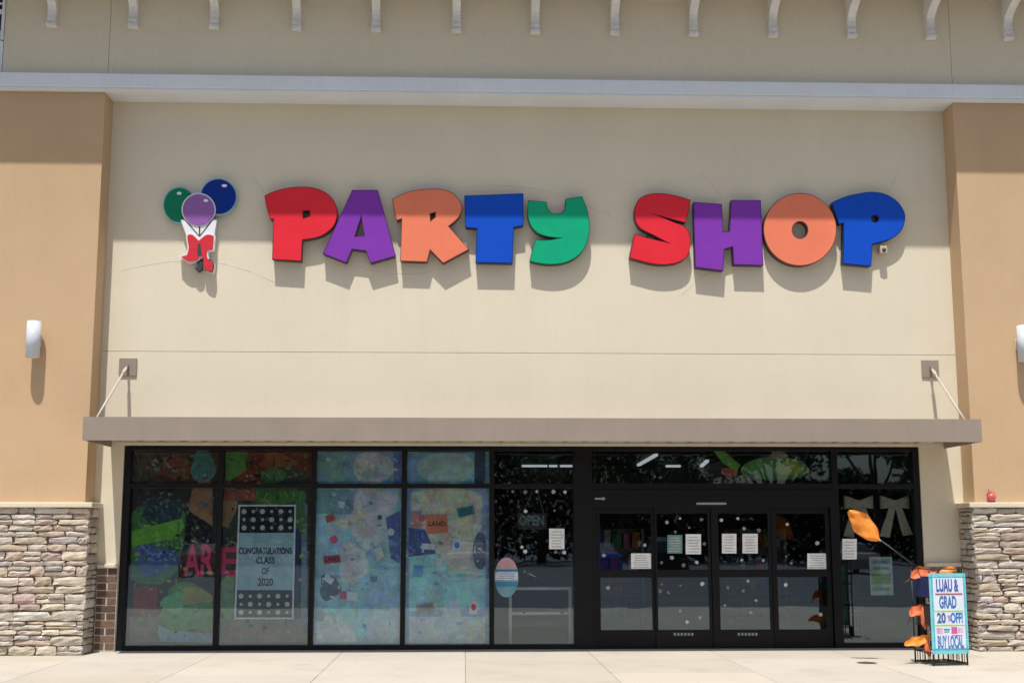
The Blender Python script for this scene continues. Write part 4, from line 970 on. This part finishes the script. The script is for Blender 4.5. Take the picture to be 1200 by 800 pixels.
# ------------------------------------------------------------ across the lot: parked cars, trees (seen in the glass)
CGL = mat('car_glass', (.02, .022, .025, 1), .05, 0, 1, spec=.8); TYRE = mat('tyre', (.018, .018, .018, 1), .85); RIM = mat('rim', (.45, .45, .46, 1), .3, .05, 9, metal=.8)
HL = mat('headlight', (.7, .72, .75, 1), .1, 0, 1); PLATE = mat('plate', (.6, .6, .58, 1), .5)
def make_car(lab, colr, loc, rz, suv):
    M_ = mat('paint_'+colr[0], colr[1]+(1,), .28, .02, 2, spec=.6)
    t = thing('parked_car', lab, 'car', loc, 'cars parked across the lot')
    hr = 1.68 if suv else 1.45; hb = 1.02 if suv else .92; hh = 1.0 if suv else .86
    # stations along length: x, half width, belt z, top z, top half width
    st = [(-2.25, .70, .62, .66, .66), (-2.15, .82, .74, .80, .74), (-1.2, .89, hh-.06, hh, .80), (-.95, .90, hb, hb+.05, .76), (-.25, .90, hb+.03, hr-.06, .60), (.3, .90, hb+.04, hr, .61), (1.1, .90, hb+.05, hr-.05, .60), (1.75 if suv else 1.6, .89, hb+.05, (hr-.2 if suv else hb+.14), .62), (2.1, .86, hb, hb+.06, .72), (2.25, .78, .7, .74, .70)]
    v = []; fb = []; fg = []
    for x, w, zb, zt_, wt in st:
        v += [(x, -w*.93, .24), (x, -w, .55), (x, -w, zb), (x, -wt, zt_), (x, wt, zt_), (x, w, zb), (x, w, .55), (x, w*.93, .24)]
    for i in range(len(st)-1):
        for k in range(7):
            q = (i*8+k, i*8+k+1, (i+1)*8+k+1, (i+1)*8+k)
            cab = 3 <= i <= 7
            if cab and k in (2, 4) and i < 7: fg.append(q)
            elif k == 3 and i in (3, 7 if suv else 6): fg.append(q)
            else: fb.append(q)
        fb.append((i*8+7, i*8, (i+1)*8, (i+1)*8+7))
    fb += [tuple(range(8)), tuple(range(len(st)*8-1, len(st)*8-9, -1))]
    R = Matrix.Rotation(rz, 4, 'Z')
    def tr(vs): return [R @ Vector(q) + Vector(loc) for q in vs]
    def put(nm, me, m_, par):
        me.transform(Matrix.Translation(Vector(loc)) @ R); return link(nm, me, m_, par)
    put('body', mesh(v, fb), M_, t); put('windows', mesh(v, fg), CGL, t)
    for x in (-1.4, 1.4):
        for s in (-1, 1):
            w = put('wheel', tube((x, s*.72, .33), (x, s*.915, .33), .33, n=18), TYRE, t)
            put('rim', tube((x, s*.9151, .33), (x, s*.925, .33), .21, n=14), RIM, w)
    for s in (-1, 1):
        put('headlight', box(-2.262, -2.15, s*.60-.16, s*.60+.16, .60, .72, .02), HL, t)
        put('mirror', box(-.72, -.58, s*.98-.09, s*.98+.09, hb-.02, hb+.12, .03), M_, t)
        put('tail_light', box(2.17, 2.262, s*.64-.12, s*.64+.12, .62, .74, .02), REDL, t)
    put('bumper', box(-2.31, -2.2, -.66, .66, .30, .50, .03), M_, t); put('grille', box(-2.268, -2.2, -.40, .40, .53, .64, .01), BLACK, t)
    put('number_plate', box(-2.318, -2.309, -.2, .2, .36, .46), PLATE, t)
CARS = [('white', (.62, .62, .60), True, -20.0, 'white tall car parked across the lot'), ('dark_red', (.16, .015, .018), False, -11.4, 'dark red saloon car parked across the lot'),
        ('charcoal', (.03, .03, .033), True, -5.6, 'charcoal tall car parked across the lot'), ('silver', (.42, .43, .44), False, .2, 'silver saloon car parked across the lot'), ('blue', (.012, .07, .48), False, 6.0, 'bright blue saloon car parked across the lot'),
        ('black', (.012, .012, .013), True, 8.9, 'black tall car parked across the lot'), ('sand', (.40, .34, .24), False, 17.4, 'sand coloured saloon car parked across the lot')]
for n_, c_, suv, x, lab in CARS:
    make_car(lab, (n_, c_), (x, -38.8, -.15), -math.pi/2*-1, suv)
BARK = mat('bark', (.10, .075, .055, 1), .95, .25, 6, .2, 40, .6, 30)
LEAFM = [mat('leaves_a', (.055, .085, .028, 1), .7, .5, 1.5, .3, 9, spec=.3), mat('leaves_b', (.075, .10, .035, 1), .7, .5, 1.5, .3, 9, spec=.3)]
def tree_mesh(seed):
    r = random.Random(seed); limbs = []; tips = []
    top = Vector((0, 0, 2.2)); limbs.append(tube((0, 0, -.05), top, .19, .14, 10))
    for i in range(7):
        a = i*2*math.pi/7+r.uniform(-.3, .3); e = Vector((math.cos(a)*r.uniform(1.0, 1.9), math.sin(a)*r.uniform(1.0, 1.9), r.uniform(3.4, 5.2)))
        limbs.append(tube(top-Vector((0, 0, .1)), e, .085, .04, 7)); tips.append(e)
        for k in range(3):
            e2 = e+Vector((r.uniform(-1, 1), r.uniform(-1, 1), r.uniform(.2, 1.3))); limbs.append(tube(e, e2, .04, .012, 5)); tips.append(e2)
    v = []; f = []
    for tp in tips:
        R_ = r.uniform(.55, 1.0)
        for k in range(95):
            d = Vector((r.gauss(0, 1), r.gauss(0, 1), r.gauss(0, .8))); d = d.normalized()*R_*r.random()**.4
            c_ = tp+d; a = Vector((r.gauss(0, 1), r.gauss(0, 1), r.gauss(0, 1))).normalized(); b_2 = a.orthogonal().normalized(); s = r.uniform(.08, .17)
            i0 = len(v); v += [c_-a*s, c_+b_2*s*.5, c_+a*s, c_-b_2*s*.5]; f.append((i0, i0+1, i0+2, i0+3))
    return join(limbs), mesh(v, f)
TM = [tree_mesh(3), tree_mesh(9)]
for i, x in enumerate([-36+5.1*q for q in range(17)]):
    k = i % 2; tr_ = bpy.data.objects.new('parking_tree', None); COL.objects.link(tr_)
    tr_.location = (x, -58-(i*37 % 6), -.15); s = 1.25+.13*(i*29 % 5); tr_.scale = (s, s, s); tr_.rotation_euler = (0, 0, i*1.3)
    tag(tr_, 'leafy green tree standing behind the cars across the parking lot', 'tree', 'trees across the parking lot')
    for nm, me, m_ in (('trunk', TM[k][0], BARK), ('crown', TM[k][1], LEAFM[k])):
        if not me.materials: me.materials.append(m_)
        o = bpy.data.objects.new(nm, me); COL.objects.link(o); o.parent = tr_
# dense belt of evergreens closing the far side of the lot, lower at one end
rh = random.Random(4); v = []; f = []
for k in range(80000):
    x = rh.uniform(-60, 62); top = (7.6 if x < 9 else 5.2)+.7*math.sin(x*.55)+.4*math.sin(x*1.7+1)
    c_ = Vector((x, rh.uniform(-67.5, -65.2), rh.random()**.85*top-.1)); a = Vector((rh.gauss(0, 1), rh.gauss(0, 1), rh.gauss(0, 1))).normalized(); b_2 = a.orthogonal().normalized(); q = rh.uniform(.14, .26)
    i0 = len(v); v += [c_-a*q, c_+b_2*q*.6, c_+a*q, c_-b_2*q*.6]; f.append((i0, i0+1, i0+2, i0+3))
tag(link('hedge', mesh(v, f), LEAFM[0], kind='stuff'), 'dense belt of evergreens along the far side of the parking lot', 'hedge')
